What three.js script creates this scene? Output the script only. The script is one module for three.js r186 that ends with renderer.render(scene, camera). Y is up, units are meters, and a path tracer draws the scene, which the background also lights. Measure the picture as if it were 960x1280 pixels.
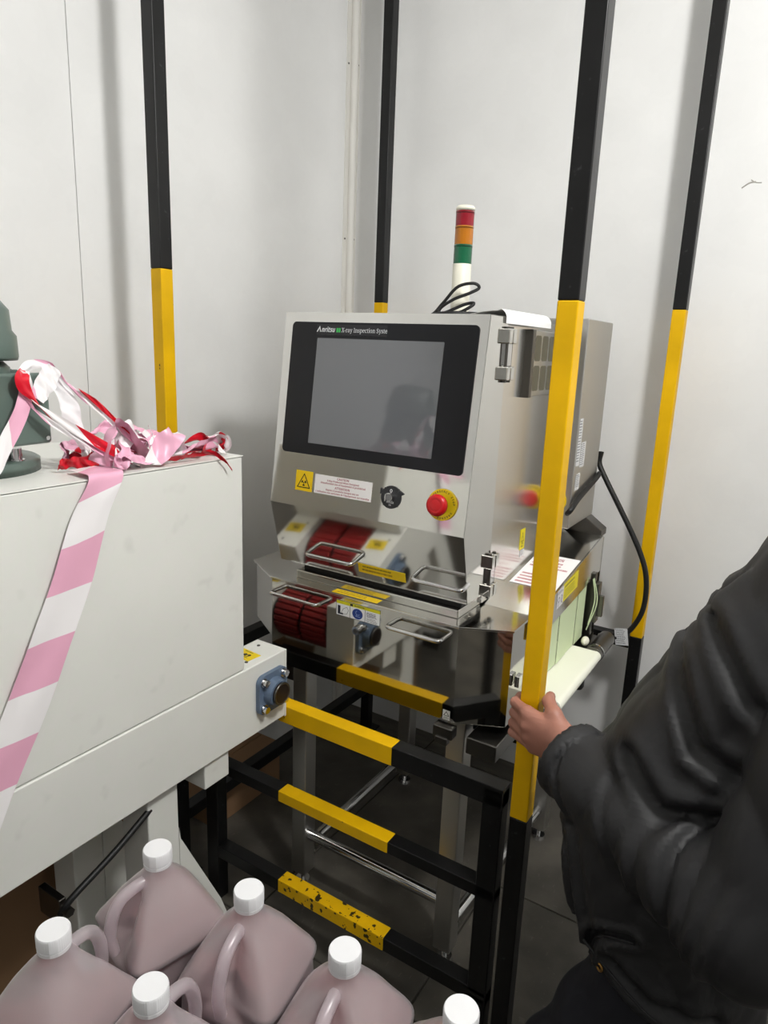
import * as THREE from 'three';
import { RoundedBoxGeometry } from 'three/addons/geometries/RoundedBoxGeometry.js';
import { mergeGeometries, mergeVertices, toCreasedNormals } from 'three/addons/utils/BufferGeometryUtils.js';
import { RectAreaLightUniformsLib } from 'three/addons/lights/RectAreaLightUniformsLib.js';
import { MarchingCubes } from 'three/addons/objects/MarchingCubes.js';

// ---------------------------------------------------------------- camera, light, exposure
const scene = new THREE.Scene();
scene.background = new THREE.Color(0x000000);
const camera = new THREE.PerspectiveCamera(73.06, 960 / 1280, 0.03, 30);
{
  const yaw = 0.5553, pitch = 0.2362, roll = 0.0393;
  const fw = new THREE.Vector3(-Math.sin(yaw) * Math.cos(pitch), -Math.sin(pitch), -Math.cos(yaw) * Math.cos(pitch));
  const r0 = new THREE.Vector3(Math.cos(yaw), 0, -Math.sin(yaw));
  const u0 = new THREE.Vector3().crossVectors(r0, fw);
  const r = r0.clone().multiplyScalar(Math.cos(roll)).addScaledVector(u0, Math.sin(roll));
  const u = u0.clone().multiplyScalar(Math.cos(roll)).addScaledVector(r0, -Math.sin(roll));
  camera.quaternion.setFromRotationMatrix(new THREE.Matrix4().makeBasis(r, u, fw.clone().negate()));
  camera.position.set(0.4186, 1.6, 1.2948);
}
const renderer = new THREE.WebGLRenderer();
renderer.toneMapping = THREE.LinearToneMapping;
renderer.toneMappingExposure = 1.05;
renderer.shadowMap.enabled = true;
RectAreaLightUniformsLib.init();
// globe lamp hanging over the aisle, then unseen fill panels added to brighten the room: [x, y, z, width, length, intensity]
const GLOBE = [0.88, 2.8, 0.5, 0.12, 8.4];
const FILL_LAMPS = [
  [1.6, 3.02, 3.0, 0.34, 1.2, 3.2],
  [-0.2, 3.02, 3.2, 0.34, 1.2, 3.2],
];
const FLOOR = -0.08, CEIL = 3.1, WX0 = -1.35, WX1 = 3.6, WZ0 = -1.2, WZ1 = 5.4;

// ---------------------------------------------------------------- helpers
let seed = 12345;
const rnd = () => { seed = (seed * 1664525 + 1013904223) >>> 0; return seed / 4294967296; };
const used = {};
function numbered(n) { const k = used[n] = (used[n] ?? -1) + 1; return k ? n + '_' + String(k).padStart(3, '0') : n; }
function shadow(o) { o.castShadow = true; o.receiveShadow = true; return o; }
function obj(name, geo, mat, parent = null) {
  let g = Array.isArray(geo) ? mergeGeometries(geo.map((x) => { const y = x.index ? x.toNonIndexed() : x; for (const k of Object.keys(y.attributes)) if (!['position', 'normal', 'uv'].includes(k)) y.deleteAttribute(k); return y; })) : geo;
  const m = shadow(new THREE.Mesh(g, mat));
  m.name = parent ? name : numbered(name);
  (parent || scene).add(m);
  return m;
}
function tag(o, label, category, group, kind) { o.userData = { label, category }; if (group) o.userData.group = group; if (kind) o.userData.kind = kind; return o; }
function thing(name, label, category, pos = [0, 0, 0], turn = 0, group) {
  const o = new THREE.Group(); o.name = numbered(name); scene.add(o); o.position.set(...pos); o.rotation.y = turn;
  return tag(o, label, category, group);
}
function struct(name, geo, mat, label) { const m = obj(name, geo, mat); m.userData = { kind: 'structure' }; if (label) m.userData.label = label; return m; }
// box from min/max, rounded edge r
function bx(x0, x1, y0, y1, z0, z1, r = 0) {
  const w = Math.abs(x1 - x0), h = Math.abs(y1 - y0), d = Math.abs(z1 - z0);
  const g = r > 0 ? new RoundedBoxGeometry(w, h, d, 2, Math.min(r, w / 2.01, h / 2.01, d / 2.01)) : new THREE.BoxGeometry(w, h, d);
  return g.translate((x0 + x1) / 2, (y0 + y1) / 2, (z0 + z1) / 2);
}
const V = (a) => new THREE.Vector3(...a);
function cyl(a, b, r, r2 = r, n = 24) {
  const A = V(a), B = V(b), d = B.clone().sub(A), L = d.length();
  const g = new THREE.CylinderGeometry(r2, r, L, n);
  g.applyQuaternion(new THREE.Quaternion().setFromUnitVectors(new THREE.Vector3(0, 1, 0), d.normalize()));
  return g.translate((A.x + B.x) / 2, (A.y + B.y) / 2, (A.z + B.z) / 2);
}
function tube(pts, r, n = 40, m = 10, tension = 0.5) {
  return new THREE.TubeGeometry(new THREE.CatmullRomCurve3(pts.map(V), false, 'catmullrom', tension), n, r, m, false);
}
// prism along X from a (z,y) outline
function prismX(zy, x0, x1, bev = 0) {
  const s = new THREE.Shape(zy.map(([z, y]) => new THREE.Vector2(-z, y)));
  const g = new THREE.ExtrudeGeometry(s, { depth: Math.abs(x1 - x0) - 2 * bev, bevelEnabled: bev > 0, bevelSize: bev, bevelThickness: bev, bevelOffset: -bev, bevelSegments: 2, curveSegments: 8 });
  // shape x = -z, extrude dir z -> x
  g.applyMatrix4(new THREE.Matrix4().makeBasis(new THREE.Vector3(0, 0, -1), new THREE.Vector3(0, 1, 0), new THREE.Vector3(1, 0, 0)));
  return g.translate(Math.min(x0, x1) + bev, 0, 0);
}
// prism along Y from an (x,z) outline
function prismY(xz, y0, y1, bev = 0) {
  const s = new THREE.Shape(xz.map(([x, z]) => new THREE.Vector2(x, -z)));
  const g = new THREE.ExtrudeGeometry(s, { depth: y1 - y0 - 2 * bev, bevelEnabled: bev > 0, bevelSize: bev, bevelThickness: bev, bevelOffset: -bev, bevelSegments: 2, curveSegments: 8 });
  g.rotateX(-Math.PI / 2);
  return g.translate(0, y0 + bev, 0);
}
// prism along Z from an (x,y) outline
function prismZ(xy, z0, z1, bev = 0) {
  const s = new THREE.Shape(xy.map(([x, y]) => new THREE.Vector2(x, y)));
  const g = new THREE.ExtrudeGeometry(s, { depth: z1 - z0 - 2 * bev, bevelEnabled: bev > 0, bevelSize: bev, bevelThickness: bev, bevelOffset: -bev, bevelSegments: 2, curveSegments: 8 });
  return g.translate(0, 0, z0 + bev);
}
function roundRect(w, h, r) {
  const s = new THREE.Shape(), x = -w / 2, y = -h / 2;
  s.moveTo(x + r, y); s.lineTo(x + w - r, y); s.absarc(x + w - r, y + r, r, -Math.PI / 2, 0);
  s.lineTo(x + w, y + h - r); s.absarc(x + w - r, y + h - r, r, 0, Math.PI / 2);
  s.lineTo(x + r, y + h); s.absarc(x + r, y + h - r, r, Math.PI / 2, Math.PI);
  s.lineTo(x, y + r); s.absarc(x + r, y + r, r, Math.PI, Math.PI * 1.5);
  return s;
}
function plate(w, h, r, t) { return new THREE.ExtrudeGeometry(roundRect(w, h, r), { depth: t, bevelEnabled: false, curveSegments: 6 }); }

// value noise
const perm = new Uint8Array(512); { const p = [...Array(256).keys()]; for (let i = 255; i > 0; i--) { const j = Math.floor(rnd() * (i + 1)); [p[i], p[j]] = [p[j], p[i]]; } for (let i = 0; i < 512; i++) perm[i] = p[i & 255]; }
function vn(x, y, z = 0, wrap = 256) {
  const xi = Math.floor(x), yi = Math.floor(y), zi = Math.floor(z), f = (t) => t * t * (3 - 2 * t), u = f(x - xi), v = f(y - yi), w = f(z - zi);
  const h = (a, b, c) => perm[perm[perm[((a % wrap) + wrap) % wrap & 255] + (((b % wrap) + wrap) % wrap & 255)] + (c & 255)] / 255;
  const L = (a, b, t) => a + (b - a) * t;
  return L(L(L(h(xi, yi, zi), h(xi + 1, yi, zi), u), L(h(xi, yi + 1, zi), h(xi + 1, yi + 1, zi), u), v), L(L(h(xi, yi, zi + 1), h(xi + 1, yi, zi + 1), u), L(h(xi, yi + 1, zi + 1), h(xi + 1, yi + 1, zi + 1), u), v), w);
}
function fbm(x, y, o = 4, wrap = 8) { let s = 0, a = 0.5, f = 1; for (let i = 0; i < o; i++) { s += a * vn(x * f, y * f, i * 7, wrap * f); a /= 2; f *= 2; } return s / (1 - Math.pow(0.5, o)); }
function dataTex(n, fn, srgb, rep = 1) {
  const d = new Uint8Array(n * n * 4);
  for (let j = 0; j < n; j++) for (let i = 0; i < n; i++) { const c = fn(i / n, j / n); d.set([c[0], c[1], c[2], 255].map((v) => Math.max(0, Math.min(255, v))), (j * n + i) * 4); }
  const t = new THREE.DataTexture(d, n, n); t.wrapS = t.wrapT = THREE.RepeatWrapping; t.magFilter = THREE.LinearFilter; t.minFilter = THREE.LinearMipmapLinearFilter; t.generateMipmaps = true;
  if (srgb) t.colorSpace = THREE.SRGBColorSpace; t.repeat.set(rep, rep); t.needsUpdate = true; return t;
}
function canvasTex(w, h, draw) {
  const c = document.createElement('canvas'); c.width = w; c.height = h; const g = c.getContext('2d'); draw(g, w, h);
  const t = new THREE.CanvasTexture(c); t.colorSpace = THREE.SRGBColorSpace; t.anisotropy = 8; return t;
}
// world-scale box uv: u,v in metres by dominant normal
function metreUV(g, s = 1) {
  if (g.index) g = g.toNonIndexed();
  const p = g.attributes.position, n = g.attributes.normal, uv = new Float32Array(p.count * 2);
  for (let i = 0; i < p.count; i++) {
    const ax = Math.abs(n.getX(i)), ay = Math.abs(n.getY(i)), az = Math.abs(n.getZ(i));
    let a, b; if (ax >= ay && ax >= az) { a = p.getZ(i); b = p.getY(i); } else if (ay >= az) { a = p.getX(i); b = p.getZ(i); } else { a = p.getX(i); b = p.getY(i); }
    uv[2 * i] = a * s; uv[2 * i + 1] = b * s;
  }
  g.setAttribute('uv', new THREE.BufferAttribute(uv, 2)); return g;
}

// ---------------------------------------------------------------- materials
const std = (o) => new THREE.MeshPhysicalMaterial(o);
const tWall = dataTex(256, (x, y) => { const v = 232 + 10 * (fbm(x * 6, y * 6, 5, 6) - 0.5); return [v, v, v - 1]; }, true);
const tFine = dataTex(256, (x, y) => { const v = 128 + 160 * (fbm(x * 32, y * 32, 3, 32) - 0.5); return [v, v, v]; }, false);
const tFloor = dataTex(512, (x, y) => { const v = fbm(x * 8, y * 8, 6, 8), s = vn(x * 90, y * 90, 3, 90) > 0.93 ? 12 : 0; const b = 76 + 50 * (v - 0.5) + s; return [b * 1.02, b * 0.97, b * 0.88]; }, true);
const tWhite = dataTex(256, (x, y) => { const v = fbm(x * 7, y * 7, 5, 7), d = Math.max(0, fbm(x * 23 + 3, y * 23, 3, 23) - 0.74) * 60; const b = 226 + 8 * (v - 0.5) - d; return [b, b + 0.5, b - 5]; }, true);
const tSteelR = dataTex(256, (x, y) => { const v = 110 + 60 * (vn(x * 4, y * 128, 1, 128) - 0.5) + 40 * (fbm(x * 5, y * 5, 3, 5) - 0.5); return [v, v, v]; }, false);
const M = {
  wall: std({ map: tWall, roughness: 0.42, bumpMap: tFine, bumpScale: 0.0002, specularIntensity: 0.6 }),
  trim: std({ color: 0xe2e0da, roughness: 0.5 }),
  ceiling: std({ color: 0xdcdcd8, roughness: 0.7 }),
  floor: std({ map: tFloor, roughness: 0.55, bumpMap: tFine, bumpScale: 0.0006 }),
  joint: std({ color: 0x35322d, roughness: 0.9 }),
  white: std({ map: tWhite, roughness: 0.4, bumpMap: tFine, bumpScale: 0.00015 }),
  steel: std({ color: 0xd6d5d1, metalness: 1, roughness: 0.13 }),
  satin: std({ color: 0xcbcac6, metalness: 1, roughness: 0.32 }),
  mirror: std({ color: 0xc2c0ba, metalness: 1, roughness: 0.06 }),
  chrome: std({ color: 0xd0d0d0, metalness: 1, roughness: 0.12 }),
  door: std({ color: 0xdcdbd7, metalness: 1, roughness: 0.075 }),
  cabinet: std({ color: 0xe6e5e2, metalness: 1, roughness: 0.22, anisotropy: 0.75 }),
  darkSteel: std({ color: 0x6c6a66, metalness: 1, roughness: 0.3 }),
  yellow: null, black: null,
  blackPlastic: std({ color: 0x0c0c0d, roughness: 0.45 }),
  rubber: std({ color: 0x101011, roughness: 0.55 }),
  bezel: std({ color: 0x191a1e, roughness: 0.45, specularIntensity: 0.6 }),
  screen: std({ color: 0x6a6c70, roughness: 0.04, ior: 1.75 }),
  redPlastic: std({ color: 0xc4121a, roughness: 0.3 }),
  yellowPlastic: std({ color: 0xe9c90a, roughness: 0.45 }),
  paper: std({ color: 0xf4f4f4, roughness: 0.8, side: THREE.DoubleSide }),
  cream: std({ color: 0xe9e6d6, roughness: 0.4 }),
  scratch: std({ color: 0xa9a7a0, roughness: 0.8 }),
  belt: std({ color: 0xf1f1e2, roughness: 0.5 }),
  curtain: std({ color: 0xd6e4ba, roughness: 0.55 }),
  motor: std({ color: 0x5b6b64, roughness: 0.38, clearcoat: 0.2 }),
  bearing: std({ color: 0x5d6e84, roughness: 0.45 }),
  beltRed: std({ color: 0x8c1a1c, roughness: 0.5 }),
  brown: std({ color: 0x8a6a4c, roughness: 0.85 }),
  skin: std({ color: 0xa4705f, roughness: 0.5 }),
  jacket: null, trousers: null, hair: std({ color: 0x14110f, roughness: 0.6 }),
  cap: std({ color: 0xd4d4d6, roughness: 0.4 }),
};
const tYel = dataTex(512, (x, y) => { const v = fbm(x * 10, y * 10, 5, 10), c = fbm(x * 40 + 9, y * 40, 3, 40) > 0.89; const b = 0.94 + 0.12 * (v - 0.5); return c ? [38, 32, 20] : [238 * b, 186 * b, 2]; }, true, 1.3);
const tBlk = dataTex(256, (x, y) => { const v = fbm(x * 10, y * 10, 5, 10), c = Math.max(0, fbm(x * 34 + 2, y * 34, 3, 34) - 0.78) * 300; const b = 15 + 8 * (v - 0.5) + c; return [b, b, b * 1.03]; }, true, 3);
M.yellow = std({ map: tYel, roughness: 0.5, specularIntensity: 0.45, bumpMap: tFine, bumpScale: 0.0003 });
const tYelWornShade = dataTex(512, (x, y) => { const v = fbm(x * 10, y * 10, 5, 10), c = fbm(x * 30 + 4, y * 30, 4, 30) > 0.69; const b = 0.94 + 0.12 * (v - 0.5); return c ? [42 + 30 * v, 36 + 20 * v, 18] : [238 * b, 186 * b, 2]; }, true, 2.1);  // chipped paint, plus extra dark chips standing in for shade on the low rail
M.yellowWornShade = std({ map: tYelWornShade, roughness: 0.55, specularIntensity: 0.45, bumpMap: tFine, bumpScale: 0.0003 });
M.black = std({ map: tBlk, roughness: 0.38, specularIntensity: 0.7, bumpMap: tFine, bumpScale: 0.0003 });
const tCloth = dataTex(256, (x, y) => { const w = (Math.sin(x * 2 * Math.PI * 64) * Math.sin(y * 2 * Math.PI * 64)) * 22, v = 128 + w + 60 * (fbm(x * 16, y * 16, 3, 16) - 0.5); return [v, v, v]; }, false);
M.jacket = std({ color: 0x171719, roughness: 0.62, sheen: 0.2, sheenRoughness: 0.5, sheenColor: new THREE.Color(0x555558), bumpMap: tCloth, bumpScale: 0.0006 });
M.trousers = std({ color: 0x10111a, roughness: 0.85 });

// ---------------------------------------------------------------- room
{
  const T = 0.1;
  const fl = struct('floor', bx(WX0 - T, WX1 + T, FLOOR - T - 0.012, FLOOR - 0.004, WZ0 - T, WZ1 + T), M.joint, 'dark grey-brown stone tile floor');
  const step = 0.55, tg = [0, 1, 2].map((k) => { const g = metreUV(new RoundedBoxGeometry(step - 0.006, 0.014, step - 0.006, 1, 0.0015), 1.2); const uv = g.attributes.uv; for (let i = 0; i < uv.count; i++) uv.setXY(i, uv.getX(i) + k * 0.37, uv.getY(i) + k * 0.61); return g; });
  let n = 0;
  for (let x = WX0 + step / 2; x < WX1 + step / 2; x += step) for (let z = WZ0 + step / 2 + 0.12 - step; z < WZ1 + step / 2; z += step) {
    const zc = Math.max(WZ0, z - step / 2), zd = Math.min(WZ1, z + step / 2), xd = Math.min(WX1, x + step / 2);
    if (zd - zc < 0.03 || xd - (x - step / 2) < 0.03) continue;
    const m = obj('tile', tg[n++ % 3], M.floor, fl); m.position.set((x - step / 2 + xd) / 2, FLOOR - 0.007, (zc + zd) / 2); m.scale.set((xd - x + step / 2) / step, 1, (zd - zc) / step);
  }
  struct('ceiling', bx(WX0 - T, WX1 + T, CEIL, CEIL + T, WZ0 - T, WZ1 + T), M.ceiling);
  const wl = struct('wall_left', bx(WX0 - T, WX0 - 0.006, FLOOR - 0.1, CEIL, WZ0 - T, WZ1 + T), M.joint, 'white sandwich panel wall on the left');
  const wb = struct('wall_back', bx(WX0 - 0.006, WX1 + T, FLOOR - 0.1, CEIL, WZ0 - T, WZ0 - 0.006), M.joint, 'white panel wall behind the inspection machine');
  // left wall: panels 1.12 m wide with a hairline joint
  const zs = [WZ0, 0.06, 1.2, 2.36, 3.5, 4.6, WZ1];
  for (let i = 0; i < 6; i++) obj('panel', metreUV(bx(WX0 - 0.006, WX0, FLOOR, CEIL, zs[i] + 0.001, zs[i + 1] - 0.001, 0.0008)), M.wall, wl);
  const xs = [WX0, 1.3, 2.45, WX1];
  for (let i = 0; i < 3; i++) obj('panel', metreUV(bx(xs[i] + 0.001, xs[i + 1] - 0.001, FLOOR, CEIL, WZ0 - 0.006, WZ0, 0.0008)), M.wall, wb);
  struct('wall_right', metreUV(bx(WX1, WX1 + T, FLOOR, CEIL, WZ0, WZ1)), M.wall);
  struct('wall_front', metreUV(bx(WX0, WX1 + T, FLOOR, CEIL, WZ1, WZ1 + T)), M.wall);
  // corner trim: an angle strip with screws
  const tr = struct('trim_1', [bx(WX0, WX0 + 0.004, FLOOR, CEIL, WZ0, WZ0 + 0.05), bx(WX0, WX0 + 0.03, FLOOR, CEIL, WZ0, WZ0 + 0.004), cyl([WX0 + 0.012, FLOOR, WZ0 + 0.012], [WX0 + 0.012, CEIL, WZ0 + 0.012], 0.016)], M.trim, 'off-white corner strip between the two walls');
  for (const y of [2.02, 2.66]) { obj('screw', cyl([WX0 + 0.004, y, WZ0 + 0.04], [WX0 + 0.0065, y, WZ0 + 0.04], 0.004, 0.003, 10), M.darkSteel, tr); obj('screw', cyl([WX0 + 0.024, y, WZ0 + 0.004], [WX0 + 0.024, y, WZ0 + 0.0065], 0.004, 0.003, 10), M.darkSteel, tr); }
  // scratch on the back wall
  const sc = obj('scratch', [tube([[0.105, 2.107, WZ0], [0.125, 2.12, WZ0], [0.142, 2.122, WZ0]], 0.0022, 10, 5), tube([[0.128, 2.128, WZ0], [0.142, 2.12, WZ0], [0.158, 2.118, WZ0]], 0.0016, 10, 5)], M.scratch, wb); sc.userData.label = 'grey scratch in the wall paint';
}
// ---------------------------------------------------------------- lamps
FILL_LAMPS.forEach(([x, y, z, w, l, I], i) => {  // unseen panels, added as fill light from behind the camera
  const t = thing('added_fill_lamp', ['unseen LED fill panel added on the ceiling by the right wall', 'unseen LED fill panel added on the ceiling by the left wall'][i], 'lamp', [x, y, z]);
  obj('housing', bx(-w / 2 - 0.02, w / 2 + 0.02, 0.004, 0.05, -l / 2 - 0.02, l / 2 + 0.02, 0.006), M.trim, t);
  obj('diffuser', bx(-w / 2, w / 2, -0.002, 0.006, -l / 2, l / 2), std({ color: 0xffffff, emissive: 0xfffefc, emissiveIntensity: 3, roughness: 0.6 }), t);
  for (const s of [-1, 1]) obj('rod', cyl([s * w * 0.35, 0.05, 0], [s * w * 0.35, CEIL - y, 0], 0.004, 0.004, 8), M.darkSteel, t);
  const L = new THREE.RectAreaLight(0xfffefc, I, w, l); L.position.set(x, y - 0.006, z); L.lookAt(x, y - 1, z); scene.add(L);
});

{
  const [x, y, z, r, I] = GLOBE, t = thing('pendant_lamp', 'white globe lamp hanging over the aisle in front of the machine', 'lamp', [x, y, z]);
  obj('globe', new THREE.SphereGeometry(r, 32, 24), std({ color: 0xffffff, emissive: 0xfffefc, emissiveIntensity: 3, roughness: 0.6 }), t);
  obj('socket', cyl([0, r - 0.01, 0], [0, r + 0.06, 0], 0.03, 0.025), M.trim, t);
  obj('rod', cyl([0, r + 0.06, 0], [0, CEIL - y, 0], 0.006, 0.006, 10), M.darkSteel, t);
  const L = new THREE.PointLight(0xfffefc, I); L.position.set(x, y, z); L.castShadow = true; L.shadow.radius = r / 0.02; scene.add(L);
}

// ---------------------------------------------------------------- guard frame (black and yellow tubes)
{
  const t = thing('guard_frame', 'black and yellow painted square tube guard frame around the steel machine', 'guard frame', [0, FLOOR, 0]);
  const b = -FLOOR, h = 0.02, W = 1.0976, D = 1.0669;
  const pole = (x, z, segs) => { // segs: [y0,y1,isYellow], first is the part, the rest sub-parts
    let root = null;
    segs.forEach(([y0, y1, yel], i) => {
      const g = metreUV(bx(x - h, x + h, y0 + b, y1 + b, z - h, z + h, 0.003));
      const m = obj(i ? (yel ? 'yellow_section' : 'black_section') : 'post', g, yel ? M.yellow : M.black, root || t);
      if (!root) root = m;
    });
  };
  pole(0, 0, [[0.611, 1.692, 1], [FLOOR, 0.611, 0], [1.692, CEIL - 0.001, 0]]);
  pole(-W, 0, [[0.62, 1.772, 1], [FLOOR, 0.62, 0], [1.772, CEIL - 0.001, 0]]);
  pole(-W, -D, [[0.66, 1.761, 1], [FLOOR, 0.66, 0], [1.761, CEIL - 0.001, 0]]);
  pole(0, -D, [[0.66, 1.741, 1], [FLOOR, 0.66, 0], [1.741, CEIL - 0.001, 0]]);
  // front barrier: stiles and three rails, yellow in the middle
  for (const x of [-0.937, -0.062]) obj('stile', metreUV(bx(x - 0.024, x + 0.024, 0, 0.66 + b, -h, h, 0.003)), M.black, t);
  for (const [y, he] of [[0.667, 0.05], [0.403, 0.032], [0.116, 0.04]]) {
    const r = obj('rail', metreUV(bx(-0.678, -0.325, y - he + b, y + b, -h, h + 0.001, 0.002)), y < 0.2 ? M.yellowWornShade : M.yellow, t);
    obj('black_section', metreUV(bx(-0.913, -0.678, y - he + b, y + b, -h, h, 0.002)), M.black, r);
    obj('black_section', metreUV(bx(-0.325, -0.038, y - he + b, y + b, -h, h, 0.002)), M.black, r);
  }
  // side and back rails
  for (const y of [0.655, 0.15]) {
    obj('rail', metreUV(bx(-W - h, -W + h, y - 0.04 + b, y + b, -D + h, -h, 0.002)), M.black, t);
    obj('rail', metreUV(bx(-W + h, -h, y - 0.04 + b, y + b, -D - h, -D + h, 0.002)), M.black, t);
  }
  obj('rail', metreUV(bx(-W + h, -0.961, 0.66 - 0.04 + b, 0.66 + b, -h, h, 0.002)), M.black, t);
  for (const [x, z] of [[0, 0], [-W, 0], [-W, -D], [0, -D]]) obj('foot_plate', bx(x - 0.045, x + 0.045, 0, 0.006, z - 0.045, z + 0.045, 0.001), M.black, t);
}

// ---------------------------------------------------------------- stickers
const line = (g, w, col) => { g.strokeStyle = col; g.lineWidth = w; };
function fitText(g, s, x, y, max, px, font = 'sans-serif', wt = 'bold') { g.font = wt + ' ' + px + 'px ' + font; let k = px; while (g.measureText(s).width > max && k > 4) { k -= 1; g.font = wt + ' ' + k + 'px ' + font; } g.fillText(s, x, y); }
function smallLines(g, x0, y0, w, rows, dy, col, hgt, seedv = 1) { // rows of tiny illegible print
  let s = seedv * 977; const r = () => { s = (s * 16807) % 2147483647; return s / 2147483647; };
  g.fillStyle = col;
  for (let i = 0; i < rows; i++) { let x = x0; const end = x0 + w * (0.75 + 0.25 * r()); while (x < end) { const l = 3 + r() * 12; g.fillRect(x, y0 + i * dy, Math.min(l, end - x), hgt); x += l + 2 + r() * 3; } }
}
const stickerMat = (t) => std({ map: t, roughness: 0.45 });
const S = {};
S.rad = stickerMat(canvasTex(256, 256, (g) => {
  g.fillStyle = '#efc80c'; g.fillRect(0, 0, 256, 256); line(g, 12, '#15130a'); g.lineJoin = 'round'; g.beginPath(); g.moveTo(128, 40); g.lineTo(222, 212); g.lineTo(34, 212); g.closePath(); g.stroke();
  g.fillStyle = '#15130a'; g.beginPath(); g.arc(128, 154, 9, 0, 7); g.fill();
  for (let k = 0; k < 3; k++) { const a = Math.PI / 2 + k * 2 * Math.PI / 3; g.beginPath(); g.arc(128, 154, 40, a - 0.5, a + 0.5); g.arc(128, 154, 15, a + 0.5, a - 0.5, true); g.closePath(); g.fill(); }
}));
S.caution = stickerMat(canvasTex(720, 200, (g) => {
  g.fillStyle = '#f2efee'; g.fillRect(0, 0, 720, 200); g.textAlign = 'center'; g.fillStyle = '#8f1f2a';
  fitText(g, 'CAUTION', 360, 34, 600, 34); fitText(g, 'X-Ray Produced When Energized', 360, 62, 640, 26); fitText(g, 'Unauthorized Use of Equipment is prohibited', 360, 90, 690, 26);
  fitText(g, 'ATTENTION', 360, 130, 600, 34); fitText(g, 'Rayons X produits lorsque mis en', 360, 158, 640, 26); fitText(g, "L'utilisation non autorisée de l'équipement est interdite", 360, 186, 700, 26);
}));
const warnCanvas = (w, h, col, kind) => canvasTex(w, h, (g) => {
  g.fillStyle = col; g.fillRect(0, 0, w, h);
  if (kind === 'pinch') { smallLines(g, w * 0.2, h * 0.1, w * 0.6, 1, 10, '#4b430a', h * 0.07); g.fillStyle = '#17140a'; g.beginPath(); g.moveTo(w * 0.3, h * 0.62); g.lineTo(w * 0.45, h * 0.34); g.lineTo(w * 0.55, h * 0.44); g.lineTo(w * 0.64, h * 0.3); g.lineTo(w * 0.74, h * 0.42); g.lineTo(w * 0.68, h * 0.66); g.closePath(); g.fill(); g.beginPath(); g.arc(w * 0.6, h * 0.56, h * 0.09, 0, 7); g.fillStyle = col; g.fill(); g.strokeStyle = '#17140a'; g.lineWidth = 4; g.stroke(); g.fillStyle = '#17140a'; g.fillRect(w * 0.2, h * 0.72, w * 0.56, h * 0.04); smallLines(g, w * 0.2, h * 0.82, w * 0.56, 1, 10, '#17140a', h * 0.06, 3); }
  if (kind === 'strip') { smallLines(g, w * 0.1, h * 0.2, w * 0.8, 1, 10, '#7b6a0a', h * 0.16, 5); smallLines(g, w * 0.08, h * 0.55, w * 0.84, 1, 10, '#8a6a0a', h * 0.2, 9); }
});
S.pinch = stickerMat(warnCanvas(256, 176, '#e6c80e', 'pinch'));
S.strip = stickerMat(warnCanvas(512, 100, '#ecc80c', 'strip'));
S.safety = stickerMat(canvasTex(560, 200, (g) => {
  g.fillStyle = '#eceef0'; g.fillRect(0, 0, 560, 200); g.fillStyle = '#d9d21a'; g.fillRect(4, 4, 552, 42); g.fillStyle = '#2a2a20'; g.fillRect(180, 12, 36, 28); smallLines(g, 230, 18, 180, 1, 10, '#4a4a30', 14, 2);
  line(g, 5, '#23252c'); g.strokeRect(3, 3, 554, 194); g.beginPath(); g.moveTo(180, 46); g.lineTo(180, 196); g.moveTo(372, 46); g.lineTo(372, 196); g.stroke();
  g.fillStyle = '#23283a'; g.fillRect(22, 70, 34, 100); g.fillRect(22, 160, 70, 20); g.strokeStyle = '#555'; g.lineWidth = 4; g.beginPath(); g.moveTo(70, 150); g.lineTo(96, 100); g.lineTo(140, 72); g.lineTo(160, 110); g.lineTo(140, 160); g.lineTo(92, 174); g.closePath(); g.stroke();
  g.fillStyle = '#1f3c86'; g.beginPath(); g.arc(276, 122, 66, 0, 7); g.fill(); g.strokeStyle = '#8fa2d0'; g.lineWidth = 7; g.beginPath(); g.arc(280, 108, 26, 0.6, 4.4); g.moveTo(250, 150); g.lineTo(310, 156); g.moveTo(262, 132); g.lineTo(262, 158); g.stroke();
  smallLines(g, 388, 66, 150, 4, 16, '#3b3b52', 9, 4); smallLines(g, 388, 138, 150, 4, 14, '#666', 6, 6);
}));
S.bigLabel = stickerMat(canvasTex(512, 400, (g) => {
  g.fillStyle = '#f1eeee'; g.fillRect(0, 0, 512, 400); g.fillStyle = '#9c3a44'; g.textAlign = 'center';
  fitText(g, 'CAUTION', 256, 62, 440, 44); smallLines(g, 40, 86, 430, 3, 34, '#a5525a', 18, 11);
  fitText(g, 'ATTENTION', 256, 236, 440, 44); smallLines(g, 40, 262, 430, 4, 34, '#a5525a', 18, 17);
}));
S.yellowLabel = stickerMat(canvasTex(360, 180, (g) => { g.fillStyle = '#e9d800'; g.fillRect(0, 0, 360, 180); smallLines(g, 24, 24, 312, 1, 10, '#7d7400', 22, 3); smallLines(g, 24, 70, 312, 4, 24, '#8d8400', 10, 8); }));
S.whiteIcon = stickerMat(canvasTex(160, 180, (g) => { g.fillStyle = '#e4e2e4'; g.fillRect(0, 0, 160, 180); smallLines(g, 12, 14, 136, 2, 16, '#5b5668', 8, 2); line(g, 8, '#5a4a62'); g.beginPath(); g.arc(46, 100, 22, 0, 7); g.moveTo(46, 122); g.lineTo(30, 164); g.moveTo(110, 78); g.lineTo(110, 150); g.moveTo(110, 78); g.arc(110, 100, 24, -1.6, 1.6); g.lineTo(140, 166); g.stroke(); }));
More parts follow.
